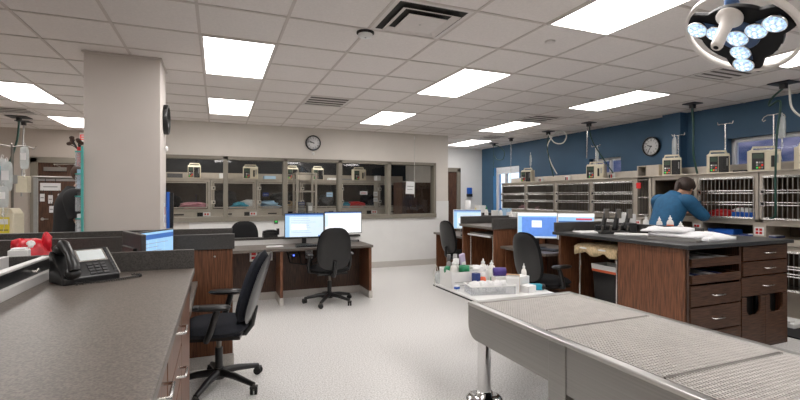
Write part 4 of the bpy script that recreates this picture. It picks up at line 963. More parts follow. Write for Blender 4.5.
# ------------------------------------------------------------------ infusion pumps on the cage tops
def pump(label, pos, rz, two=False, first={}):
    k = 'b' if two else 'a'
    if k in first: return dup(first[k], pos, rz, label)
    t = thing('infusion_pump', label, 'infusion pump', pos, rz, 'infusion pumps')      # faces local -X
    w, d, h = (.3, .2, .27) if two else (.24, .19, .27)
    MB().prism([(-d/2, 0), (d/2, 0), (d/2, h), (-d/2+.04, h), (-d/2, h-.035)], -w/2, w/2, 'beige_plastic', Matrix(((1, 0, 0, 0), (0, 0, 1, 0), (0, 1, 0, 0), (0, 0, 0, 1)))).build('body', t, bevel=.008)
    MB().tube([(0, -w*.4, h-.01), (0, -w*.36, h+.035), (0, w*.36, h+.035), (0, w*.4, h-.01)], .014, 'beige_plastic', 8).build('handle', t)
    x = -d/2-.003
    f = MB()
    f.bb(x-.004, .015, .02, x+.003, w/2-.012, h-.04, 'black_plastic').build('control_panel', t)
    MB().bb(x-.007, .025, h-.11, x-.004, w/2-.02, h-.055, 'lcd_green').build('display', t)
    b = MB()
    cs = ['grey_plastic', 'led_red', 'grey_plastic', 'led_orange', 'lcd_green', 'grey_plastic', 'led_green', 'grey_plastic', 'white_plastic']
    for i in range(3):
        for j in range(3): b.bb(x-.007, .028+i*.025, .035+j*.032, x-.004, .046+i*.025, .055+j*.032, cs[i*3+j])
    b.build('keypad', t)
    MB().bb(x-.006, -w/2+.015, .015, x+.003, .008, h-.04, 'beige_plastic' if two else 'black_plastic').bb(x-.02, -w*.27, .05, x-.006, -w*.16, .19, 'black_plastic').bb(x-.015, -w/2+.03, .1, x-.006, -w*.33, .2, 'grey_plastic').build('cassette_door', t, bevel=.003)
    first[k] = t
    return t
px_ = 6.33
pump('infusion pump on the cage top near the tall bright window', (px_, 8.02, CT), radians(26))
pump('infusion pump in front of the middle high window, below the hose drop', (px_, 6.1, CT), radians(28), True)
pump('infusion pump beside the blue pilaster, above the person', (px_, 4.66, CT), radians(38))
pump('infusion pump with a bare T-topped pole, left of the right window', (px_, 3.99, CT), radians(40))
pump('wide infusion pump with a hooked pole and bag before the right window', (px_, 3.44, CT), radians(40), True)
pump('infusion pump cut by the right picture edge', (px_, 2.97, CT), radians(40))
def ivpole(label, pos, h, hook=True):
    t = thing('drip_pole', label, 'drip pole', pos, 0, 'drip poles on the cage tops')
    MB().cyl((0, 0, 0), (0, 0, h), .009, 'steel_bright', n=10).lathe([(.05, 0), (.05, .012), (.015, .02)], 'steel_dark', 16).build('pole', t)
    b = MB()
    for s in (-1, 1): b.tube([(0, 0, h), (0, s*.06, h+.004), (0, s*.09, h-.005), (0, s*.1, h+.01), (0, s*.1, h+.03)] if not hook else [(0, 0, h), (0, s*.07, h+.006), (0, s*.11, h-.015), (0, s*.13, h-.05), (0, s*.11, h-.07), (0, s*.09, h-.05)], .006, 'steel_bright', 6)
    b.build('hooks', t); return t
ivpole('plain drip pole with small T top left of the right window', (6.5, 4.0, CT), .69, False)
ivpole('drip pole with curled hooks in front of the right window', (6.5, 3.42, CT), .72)
ivpole('drip pole at the middle high window beside the hanging bag', (6.5, 6.28, CT), .62, False)
ivpole('drip pole carrying bags in front of the blue pilaster', (6.5, 4.68, CT), .62, False)
def fluidbag(label, pos, h=.24, w=.11, m='bag_clear', rz=0, port=True, group='hanging fluid bags', lab='paper'):
    t = thing('fluid_bag', label, 'fluid bag', pos, rz, group)       # origin at top hook
    MB().pad(w, h, .035, m, ex=4.5, M=T(0, 0, -h/2-.03), rings=5, n=24).build('bag', t)
    MB().bb(-w*.3, -.021, -h*.72, w*.3, -.019, -h*.4, lab).build('printed_label', t)
    MB().tube([(0, 0, .012), (.012, 0, 0), (.006, 0, -.03), (-.006, 0, -.03), (-.012, 0, 0), (0, 0, .012)], .003, 'white_plastic', 5).build('hook', t)
    MB().cyl((0, 0, -h-.03), (0, 0, -h-.08), .007, 'white_hose', n=8).lathe([(.012, 0), (.014, -.05), (.004, -.06)], 'clear_plastic', 10, T(0, 0, -h-.08)).tube([(0, 0, -h-.14), (.01, .01, -h-.22), (0, .0, -h-.3)], .003, 'white_hose', 5).build('drip_line', t)
    return t
fluidbag('clear fluid bag hanging in front of the right window', (6.46, 3.31, 2.46), .28, .12, rz=pi/3)
fluidbag('clear fluid bag hanging on the blue pilaster pole', (6.44, 4.7, 2.37), .3, .12, rz=pi/3)
fluidbag('clear fluid bag hanging at the middle high window', (6.42, 6.17, 2.36), .26, .11, rz=pi/3, lab='teal')
fluidbag('clear fluid bag hanging above the pump nearest the bright far window', (6.4, 8.02, 2.4), .28, .13, rz=pi/3)
for y, l in ((7.8, 'beside the farthest pump'), (5.92, 'right of the middle pump'), (3.08, 'between the two rightmost pumps'), (7.0, 'between the two left cage top pumps')):
    tag(MB().bb(-.03, -.05, 0, .03, .05, .1, 'white_plastic').bb(-.034, -.035, .02, -.03, -.005, .08, 'red').bb(-.034, .005, .02, -.03, .035, .08, 'black_plastic').build('gas_outlet', loc=(6.5, y, CT), bevel=.003), 'small white outlet block with red and black ports '+l, 'outlet')
tag(MB().bb(-.1, -.14, 0, .1, .14, .008, 'steel_dark').bb(-.06, -.1, .008, .06, .05, .03, 'black_plastic').build('flat_cable_tray', loc=(6.3, 3.7, CT)), 'flat dark cable bundle on the cage top between the right pumps', 'cable')

# ceiling hose drops
def drop(label, x, y, hoses, plate=.09):
    t = thing('hose_drop', label, 'hose drop', (x, y, CH-.006), 0, 'ceiling hose drops')
    MB().bb(-plate, -plate, -.012, plate, plate, 0, 'plate_dark').bb(-.03, -.03, -.07, .03, .03, -.012, 'plate_dark').build('ceiling_plate', t, bevel=.003)
    for m, r, pts in hoses: MB().tube(sm(pts), r*.82, m, 7).build('hose', t)
    return t
def sm(pts, n=8):
    pts = [V(p) for p in pts]; out = []
    for i in range(len(pts)-1):
        p0, p1, p2, p3 = pts[max(i-1, 0)], pts[i], pts[i+1], pts[min(i+2, len(pts)-1)]
        for k in range(n):
            s = k/n; out.append(.5*((2*p1)+(p2-p0)*s+(2*p0-5*p1+4*p2-p3)*s*s+(3*p1-p0-3*p2+p3)*s**3))
    return out+[pts[-1]]
drop('ceiling drop with thin pole and green hose above the middle high window', 6.05, 6.0, [('green_hose', .013, [(.03, .02, -.06), (.1, .0, -.35), (.3, -.25, -.9)]), ('steel_bright', .012, [(0, .03, -.05), (0, .04, -.3), (.05, .1, -.62)])])
drop('ceiling drop with a looped white hose and long green hose', 6.1, 7.1, [('green_hose', .013, [(.03, .02, -.06), (.02, .05, -.35), (.15, .02, -.9)]), ('white_hose', .013, [(-.02, -.02, -.06), (-.02, -.2, -.25), (-.01, -.42, -.28), (0, -.5, -.15), (0, -.36, -.05), (0, -.15, -.1), (.02, .05, -.3), (.08, .03, -.6), (.2, -.02, -.85)])])
drop('ceiling drop with straight green hose right of the blue pilaster', 6.15, 4.22, [('green_hose', .017, [(0, 0, -.06), (.02, .0, -.3), (.02, 0, -.7), (.1, .0, -.98)]), ('green_hose', .014, [(.03, .03, -.06), (.05, .03, -.25), (.03, .0, -.4)])])
drop('nearest ceiling drop with a white hose loop and long green hose', 6.0, 3.06, [('green_hose', .014, [(0, .0, -.06), (.0, .12, -.16), (.0, .14, -.24), (-.02, .02, -.22), (-.03, .05, -.6), (-.04, .06, -1.1), (-.04, .06, -1.5), (-.02, .12, -1.56)]), ('white_hose', .014, [(0, -.06, -.06), (0, -.08, -.3), (.02, -.2, -.42), (.02, -.4, -.3)])], .11)
drop('small far ceiling drop with a green looped hose at the far window', 6.25, 9.2, [('green_hose', .013, [(0, 0, -.06), (.0, -.2, -.1), (0, -.42, -.25), (0, -.35, -.42), (0, -.1, -.4), (0, -.02, -.3)]), ('green_hose', .008, [(0, .02, -.06), (0, .02, -.8)])], .08)
drop('far ceiling drop with a single thin hanging rod before the far window', 6.05, 8.25, [('steel_bright', .007, [(0, 0, -.06), (0, 0, -.5), (0, .03, -1.0)])], .05)
drop('left ceiling drop with a dark green hose slanting to the fluid bags', -3.0, 9.1, [('green_hose', .02, [(0, 0, -.06), (-.03, 0, -.4), (-.15, -.05, -.9)])], .14)
drop('left ceiling drop with a straight grey hose beside the green one', -3.1, 9.6, [('grey_plastic', .016, [(0, 0, -.06), (0, -.05, -.5), (0, -.1, -1.3)])], .1)

# floor items at the right edge
t = thing('floor_scale', 'low white scale with a green display on the floor by the lower cages', 'scale', (5.88, 3.02, 0))
MB().bb(-.16, -.2, 0, .16, .2, .06, 'white_plastic').build('platform', t, bevel=.01)
MB().bb(-.155, -.16, .06, -.06, .1, .085, 'white_plastic').build('console', t, bevel=.006)
MB().bb(-.14, -.1, .085, -.08, .06, .088, 'teal_trim').build('display', t)
tag(MB().bb(-.4, -.55, 0, .4, .55, .015, 'mat_black').build('floor_mat', loc=(5.78, 2.45, 0), bevel=.005), 'black rubber floor mat right of the drawer island', 'mat')
b = MB()
for k, (m, y) in enumerate((('black_plastic', 0), ('red', .06), ('black_plastic', .12))): b.tube(sm([(0, y, 0), (-.03, y, .15), (0, y+.02, .32)]), .012, m, 6)
tag(b.build('cable_bundle', loc=(6.05, 3.3, .33)), 'dark and red cables hanging on the lower cage', 'cable')

# ------------------------------------------------------------------ small supplies on the far counters
zz = .961
fs = [('printer', 4.75, 7.3), ]
t = thing('label_printer', 'dark small printer on the far counter before the bright window', 'printer', (4.72, 7.2, zz), radians(-20))
MB().bb(-.13, -.12, 0, .13, .12, .12, 'grey_and_shell_sheen').bb(-.1, -.1, .12, .1, .06, .17, 'black_plastic').build('body', t, bevel=.01)
MB().bb(-.09, -.123, .03, .09, -.12, .07, 'gap_shade').build('slot', t)  # dark patch paints the shade of the paper slot
for k, (y, h, m, l) in enumerate(((7.55, .3, 'white_plastic', 'tall white carton left of the small printer on the far counter'), (6.95, .22, 'white_plastic', 'white carton right of the small printer on the far counter'), (6.72, .26, 'paper_blue', 'pale blue carton on the far counter'), (6.5, .2, 'white_plastic', 'low white carton beside the pale blue one'))):
    carton(l, (4.8, y, zz), (.16, .17, h), m, .2*k, 'paper_blue' if k % 2 == 0 else None)
for k, (y, h, m, l) in enumerate(((7.42, .26, 'yellow', 'bottle with a yellow cap on the far counter'), (7.05, .3, 'green', 'bottle with a green cap on the far counter'), (6.6, .3, 'blue', 'bottle with a blue cap on the far counter'), (6.3, .24, 'white_plastic', 'white bottle nearest the dark blue folder on the far counter'))):
    bottle(l, (4.62, y, zz), h, .035, cap=m)
tag(MB().bb(-.19, -.1, 0, .19, .1, .2, 'blue_dark').bb(-.17, -.08, .2, .17, .08, .204, 'blue').build('document_box', loc=(4.78, 5.62, zz), rot=(0, 0, -.5), bevel=.004), 'dark blue document box behind the blue monitor', 'box')
carton('white carton behind the far right station ledge', (4.7, 6.05, zz), (.14, .2, .2), 'white_plastic', .1)
carton('low cream carton behind the dark ledge, near the blue document box', (4.76, 5.3, zz), (.14, .18, .16), 'brown_paper', .1)
for k, (y, l) in enumerate(((4.9, 'white bottle right of the middle monitors'), (4.75, 'second white bottle right of the middle monitors'))): bottle(l, (4.8, y, zz), .2, .03, band='blue')
carton('pale blue and white carton behind the light blue monitor', (4.75, 4.45, zz), (.12, .25, .17), 'white_plastic', 0, 'paper_blue')
# dispensers on the white far wall
t = thing('soap_dispenser', 'blue and black soap dispenser on the white far wall', 'dispenser', (6.37, 10.6, 1.43))
MB().bb(-.06, -.1, .08, .06, 0, .25, 'blue').build('bottle_cover', t, bevel=.012)
MB().bb(-.065, -.11, 0, .065, 0, .08, 'black_plastic').build('holder', t, bevel=.008)
t = thing('paper_roll', 'upright white paper roll on a dark stand at the far counter end', 'roll', (4.55, 7.6, .75+.211))
MB().lathe([(.02, .1), (.055, .1), (.055, .4), (.02, .4)], 'paper', 20).build('roll', t)
MB().lathe([(.06, 0), (.06, .1), (.02, .1)], 'black_plastic', 20).build('stand', t)

# ------------------------------------------------------------------ cage room behind the glass
g0 = cage('glass fronted cage behind the first window pane, leftmost', .89, (-.585, 9.9, 1.15), pi/2, .64, .66, 'glass', 'glass fronted cages in the cage room')
for x, l in ((.315, 'glass fronted cage behind the first and second window panes'), (1.215, 'glass fronted cage left of the metal rack behind the glass'), (2.115, 'glass fronted cage right behind the metal rack'), (3.015, 'glass fronted cage with white tags behind the fourth pane'), (3.915, 'glass fronted cage in the darkest right corner behind the glass')):
    dup(g0, (x, 9.9, 1.15), pi/2, l)
t = thing('cage_counter', 'beige metal base with drawer fronts under the glass fronted cages', 'cabinet', (0, 0, 0))
MB().bb(-1.02, 9.91, .0, 4.36, 10.56, 1.148, 'cage_metal').build('base', t)
for k in range(6):
    x = -.6+.9*k
    d = MB().bb(x-.36, 9.895, 1.02, x+.14, 9.91, 1.12, 'cage_metal').build('drawer', t, bevel=.004); MB().bb(x-.2, 9.885, 1.06, x-.02, 9.895, 1.085, 'gap_shade').build('pull_slot', d)
    MB().bb(x+.22, 9.9, 1.03, x+.4, 9.91, 1.11, 'gap_shade').build('recess', t)  # flat dark block, a recess's shade put in as colour
for k, x in enumerate((-.14, .76, 1.66, 2.56, 3.46)):
    tag(MB().bb(-.07, -.012, -.04, .07, 0, .04, 'white_plastic').bb(-.045, -.014, -.02, -.015, -.012, .02, 'red').bb(.005, -.014, -.02, .035, -.012, .02, 'red').build('socket_plate', loc=(x-.06, 9.9, 1.075)), 'red and white socket plate below the glass fronted cages, '+['leftmost one', 'second one from the column', 'behind the metal rack', 'under the fourth pane', 'rightmost one'][k], 'socket', 'sockets in the cage room')
tag(MB().bb(-1.03, 9.87, 1.79, 4.37, 10.58, 1.81, 'cage_metal').bb(-1.03, 10.5, 1.81, 4.37, 10.56, 1.95, 'cage_metal').build('cage_top_shelf'), 'beige metal shelf along the top of the glass fronted cages', 'shelf')
for x, two, l in ((-.44, False, 'infusion pump behind the first window pane'), (.66, True, 'infusion pump behind the second window pane'), (1.55, False, 'infusion pump behind the third pane, left of the rack'), (2.12, False, 'infusion pump at the mullion right of the metal rack'), (3.1, True, 'infusion pump behind the fourth window pane')):
    o = pump(l, (x, 10.15, 1.81), pi/2, two); o['group'] = 'pumps in the cage room'
for x, m, s, l in ((-.45, 'pink', .05, 'dull pink blanket in the leftmost glass fronted cage'), (.12, 'black_shirt', .13, 'dark animal bed in the second glass fronted cage'), (.45, 'teal', .05, 'teal blanket edge in the second glass fronted cage'), (1.1, 'paper_blue', .06, 'pale blue blanket in the glass fronted cage left of the rack'), (1.35, 'black_shirt', .12, 'dark lump behind the pale blue blanket'), (1.55, 'tan', .06, 'tan blanket in the cage beside the rack'), (3.0, 'red', .05, 'red blanket in the glass fronted cage behind the fourth pane')):
    b = MB(); blob(b, (0, 0, s), (.27, .2, s*1.5), m, int(x*100)+200, .25, 20, .7)
    tag(b.build('blanket', loc=(x, 10.12, 1.172+s*.5)), l, 'blanket')
for k, (x, m, s_, l) in enumerate(((-.85, 'black_shirt', .1, 'dark animal bed at the left end of the first glass fronted cage'), (.62, 'gauze', .07, 'white towel heap at the right end of the second glass fronted cage'), (2.3, 'grey_and_shell_sheen', .11, 'grey bed in the cage right of the metal rack'), (3.3, 'black_shirt', .12, 'dark bed beside the red blanket in the fourth pane cage'), (2.75, 'teal', .05, 'teal cloth at the left end of the fourth pane cage'))):
    b = MB(); blob(b, (0, 0, s_), (.17, .16, s_*1.4), m, 300+k, .3, 18, .7); tag(b.build('blanket', loc=(x, 10.1, 1.172+s_*.4)), l, 'blanket')
for k, (x, w_, h_, m, l) in enumerate(((-.8, .14, .09, 'grey_and_shell_sheen', 'dark low case on the cage top shelf behind the first pane'), (.1, .06, .11, 'white_plastic', 'white card box on the cage top shelf beside the first mullion'), (1.05, .12, .07, 'paper_blue', 'pale blue folded pack on the cage top shelf'), (2.45, .1, .05, 'white_plastic', 'low white pack on the cage top shelf right of the rack'), (3.55, .05, .12, 'white_plastic', 'white upright pack on the cage top shelf behind the fourth pane'), (2.75, .14, .04, 'grey_plastic', 'flat grey pack on the cage top shelf behind the fourth pane'))):
    carton(l, (x, 10.1, 1.811), (w_*2, .16, h_), m, .1)
t = thing('metal_rack', 'tall open metal rack with shelves behind the third window pane', 'rack', (1.72, 9.55, 0))
b = MB()
for sx in (-.2, .2):
    for sy in (-.2, .2): b.bb(sx-.02, sy-.02, 0, sx+.02, sy+.02, 1.93, 'cage_metal')
b.build('uprights', t)
for z in (.3, .75, 1.06, 1.53, 1.91): MB().bb(-.21, -.21, z, .21, .21, z+.025, 'cage_metal').build('shelf', t)
for k in range(4): tag(MB().bb(-.07, -.12, 0, .07, .12, .055, ['grey_and_shell_sheen', 'grey_plastic', 'grey_and_shell_sheen', 'blue_dark'][k]).bb(-.06, -.123, .015, .06, -.12, .04, 'grey_plastic').build('storage_bin', loc=(1.62, 9.5, 1.086+k*.06), bevel=.003), ['lowest grey bin', 'second grey bin', 'third dark bin', 'topmost dark blue bin'][k]+' stacked on the metal rack behind the glass', 'bin', 'bins on the metal rack')
tag(MB().bb(-.05, -.1, 0, .05, .1, .22, 'grey_plastic').bb(-.04, -.103, .05, .04, -.1, .15, 'paper').build('canister_box', loc=(1.81, 9.5, 1.086), bevel=.003), 'upright grey box beside the bins on the metal rack', 'box')
for x, z, w, h, m, l, y in ((3.13, 1.52, .09, .08, 'paper', 'white tag with red print on the fourth pane cage', 9.86), (3.42, 1.5, .05, .1, 'paper', 'upper small white tag on the fourth pane cage frame', 9.86), (3.42, 1.36, .05, .09, 'paper', 'lower small white tag on the fourth pane cage frame', 9.86), (2.33, 1.48, .07, .1, 'paper_blue', 'pale blue tag on the cage right of the rack', 9.86), (.95, 1.48, .06, .08, 'blue_dark', 'dark blue tag on the cage behind the second pane', 9.86)):
    b = MB().bb(-w, -.004, -h/2, w, 0, h/2, m); b.bb(-w*.7, -.006, -.01, w*.7, -.004, .004, 'red' if 'red' in l else 'grey_plastic')
    tag(b.build('cage_tag', loc=(x, y, z)), l, 'tag')
tag(MB().bb(-.1, -.004, -.13, .1, 0, .13, 'paper').bb(-.07, -.006, .02, .07, -.004, .035, 'grey_plastic').bb(-.07, -.006, -.04, .05, -.004, -.03, 'grey_plastic').build('paper_notice', loc=(3.74, 8.565, 1.62), rot=(0, .05, 0)), 'white paper notice taped inside the rightmost window pane', 'paper')
tag(MB().cyl((0, 0, 0), (0, 0, 1.25), .006, 'white_hose', n=6).cyl((0, 0, 1.2), (0, 0, 1.26), .012, 'white_plastic', n=8).build('pull_cord', loc=(3.78, 8.44, 1.42)), 'thin white cord hanging in front of the rightmost window pane', 'cord')
t = thing('steel_cabinet', 'dark tall cabinet in the cage room corner behind the last pane', 'cabinet', (4.1, 9.3, 0))
MB().bb(-.35, -.25, 0, .35, .25, 1.75, 'door_wood').build('carcass', t); MB().bb(-.33, -.265, .05, -.01, -.25, 1.7, 'wood_dark').build('door', t); MB().bb(.01, -.265, .05, .33, -.25, 1.7, 'wood_dark').build('door', t)

# ------------------------------------------------------------------ left side: fluid stands, hanging rail, organizer on the column
def stand(label, x, y, h):
    t = thing('drip_stand', label, 'drip stand', (x, y, 0))
    MB().cyl((0, 0, .06), (0, 0, h), .014, 'steel_dark', n=10).build('pole', t)
    b = MB()
    for k in range(5): a = 2*pi*k/5; b.tube([(0, 0, .1), (.1*cos(a), .1*sin(a), .08), (.2*cos(a), .2*sin(a), .03)], .014, 'steel_dark', 7)
    b.build('foot', t)
    b = MB()
    for k in range(4): a = pi/2*k+.3; b.tube([(0, 0, h), (.12*cos(a), .12*sin(a), h+.02), (.2*cos(a), .2*sin(a), h-.01), (.22*cos(a), .22*sin(a), h+.02)], .007, 'steel_dark', 6)
    b.build('hooks', t)
    return t
stand('steel drip stand carrying the fluid bags at the left picture edge', -2.24, 6.6, 2.02)
for k, (x, y, z, h, w, m, l) in enumerate(((-2.28, 6.45, 1.9, .3, .14, 'bag_clear', 'clear fluid bag at the extreme left edge with a teal mark'), (-2.2, 6.33, 1.86, .34, .13, 'bag_clear', 'large clear fluid bag hanging lower in the left cluster'), (-2.06, 6.4, 2.04, .26, .1, 'bag_clear', 'slim clear fluid bag hanging highest in the left cluster'), (-2.22, 6.3, 1.58, .24, .12, 'bag_clear', 'lower clear fluid bag at the left edge above the beige pump'))):
    fluidbag(l, (x, y, z), h, w, m, -.3, group='fluid bags at the left edge', lab='teal' if k == 0 else 'paper')
t = thing('infusion_pump', 'beige pump with printed front at the left picture edge', 'infusion pump', (-2.2, 6.42, 1.0), radians(-20))
MB().bb(-.14, -.08, 0, .1, .08, .24, 'beige_plastic').prism([(-.14, .24), (.1, .24), (.06, .3), (-.1, .3)], -.07, .07, 'beige_plastic', Matrix(((1, 0, 0, 0), (0, 0, -1, 0), (0, 1, 0, 0), (0, 0, 0, 1)))).build('body', t, bevel=.008)
MB().bb(-.1, -.085, .02, .06, -.08, .2, 'yellow').bb(-.09, -.087, .12, .05, -.085, .18, 'white_plastic').bb(-.09, -.087, .05, .05, -.085, .06, 'grey_and_shell_sheen').build('front_label', t)
MB().bb(-.05, .08, .05, .05, .11, .15, 'black_plastic').build('clamp', t)
t = thing('suction_canister', 'dark red filled canister below the beige pump at the left edge', 'canister', (-2.17, 6.1, .74))
MB().lathe([(.07, 0), (.075, .02), (.075, .2), (.07, .22)], 'amber_fluid', 20).build('jar', t); MB().lathe([(.08, .22), (.08, .25), (.03, .255)], 'white_plastic', 20).build('lid', t)
t = thing('wall_pump', 'cream boxy pump with a grey side unit right of the left fluid bags', 'infusion pump', (-2.1, 6.45, 1.48))
MB().bb(-.04, -.06, 0, .07, .06, .19, 'beige_plastic').build('body', t, bevel=.006); MB().bb(-.1, -.08, .1, -.02, .0, .2, 'grey_plastic').bb(-.16, -.03, .1, -.1, -.01, .14, 'steel_dark').build('side_unit', t, bevel=.004)
t = thing('supply_cart', 'low counter under the fluid stands at the far left', 'cabinet', (-2.35, 6.1, 0))
MB().bb(-.35, -.25, .02, .4, .15, .74, 'white_plastic').build('body', t, bevel=.006); MB().bb(-.3, -.262, .4, .35, -.25, .7, 'white_plastic').build('drawer', t, bevel=.004)
t = thing('hanging_rail', 'grey tubular rail frame with hanging cards before the brown door', 'rail', (-1.80, 6.55, 0))
MB().tube([(-.22, 0, 1.665), (.25, 0, 1.66)], .014, 'steel_dark', 8).bb(-.22, -.015, .04, -.18, .015, 1.66, 'grey_plastic').bb(.215, -.012, .04, .25, .012, 1.65, 'grey_plastic').bb(-.18, -.008, 1.62, .22, .008, 1.645, 'grey_plastic').build('frame', t)
MB().bb(-.26, -.2, 0, -.14, .2, .04, 'steel_dark').bb(.19, -.2, 0, .28, .2, .04, 'steel_dark').build('feet', t)
for k, (x, z, w, h, l) in enumerate(((.0, 1.55, .1, .09, 'wide white card hanging from the rail before the brown door'), (-.08, 1.42, .022, .09, 'left small white card under the wide card'), (.0, 1.4, .022, .1, 'middle small white card under the wide card'), (.1, 1.42, .028, .09, 'right small white card under the wide card'), (.01, 1.28, .022, .08, 'lowest small white card on the rail'))):
    tag(MB().bb(-w, -.006, -h/2, w, 0, h/2, 'paper').bb(-w*.7, -.008, -.006, w*.7, -.006, .006, 'grey_plastic').cyl((-w*.5, -.003, h/2), (-w*.5, -.003, h/2+.05), .004, 'black_plastic', n=6).cyl((w*.5, -.003, h/2), (w*.5, -.003, h/2+.05), .004, 'black_plastic', n=6).build('hanging_card', loc=(-1.85+x, 6.53, z)), l, 'card', 'cards on the rail')
t = thing('hanging_organizer', 'clear pocket organizer with teal edging hung on the column side', 'organizer', (-1.112, 4.8, 1.08))
MB().bb(-.012, -.06, 0, 0, .36, .8, 'clear_plastic').bb(-.01, -.066, 0, .008, -.05, .8, 'teal_trim').build('backing', t)
for k in range(4):
    z = .02+.2*k
    p = MB().bb(-.057, -.04, z, -.052, .34, z+.13, 'clear_plastic').bb(-.052, -.04, z, -.012, .34, z+.005, 'clear_plastic').bb(-.057, -.042, z, -.012, -.036, z+.13, 'clear_plastic').build('pocket', t)
    MB().bb(-.06, -.044, z+.128, -.012, -.03, z+.14, 'teal_trim').bb(-.06, -.044, z+.128, -.05, .34, z+.14, 'teal_trim').build('pocket_edge', p)
for k, (m, l) in enumerate((('paper', 'pale packet in the lowest organizer pocket'), ('grey_and_shell_sheen', 'dark syringe pack in the second organizer pocket'), ('paper_blue', 'pale blue packet in the third organizer pocket'), ('red', 'red pack in the top organizer pocket'))):
    tag(MB().bb(-.014, -.06, 0, .014, .08, .17, m).bb(-.0145, -.05, .05, -.014, .07, .1, 'black_plastic' if m == 'red' else 'grey_plastic').build('supply_packet', loc=(-1.147, 4.84, 1.106+.2*k), bevel=.004), l, 'packet', 'packets in the column organizer')
b = MB()
for k in range(7):
    a = k*.9; b.tube([(0, .02*k-.05, 0), (-.03+.03*sin(a), .02*k-.05+.02*cos(a), .06), (-.05+.06*sin(a), .03*k-.08, .1+.02*cos(a*2))], [.006, .005, .004], 'black_plastic', 6).ell((-.05+.06*sin(a), .03*k-.08, .105+.02*cos(a*2)), (.022, .014, .018), 'hair_brown', 8)
tag(b.build('dried_sprig', loc=(-1.15, 4.86, 1.83)), 'dark brown sprig sticking out above the column organizer', 'plant')

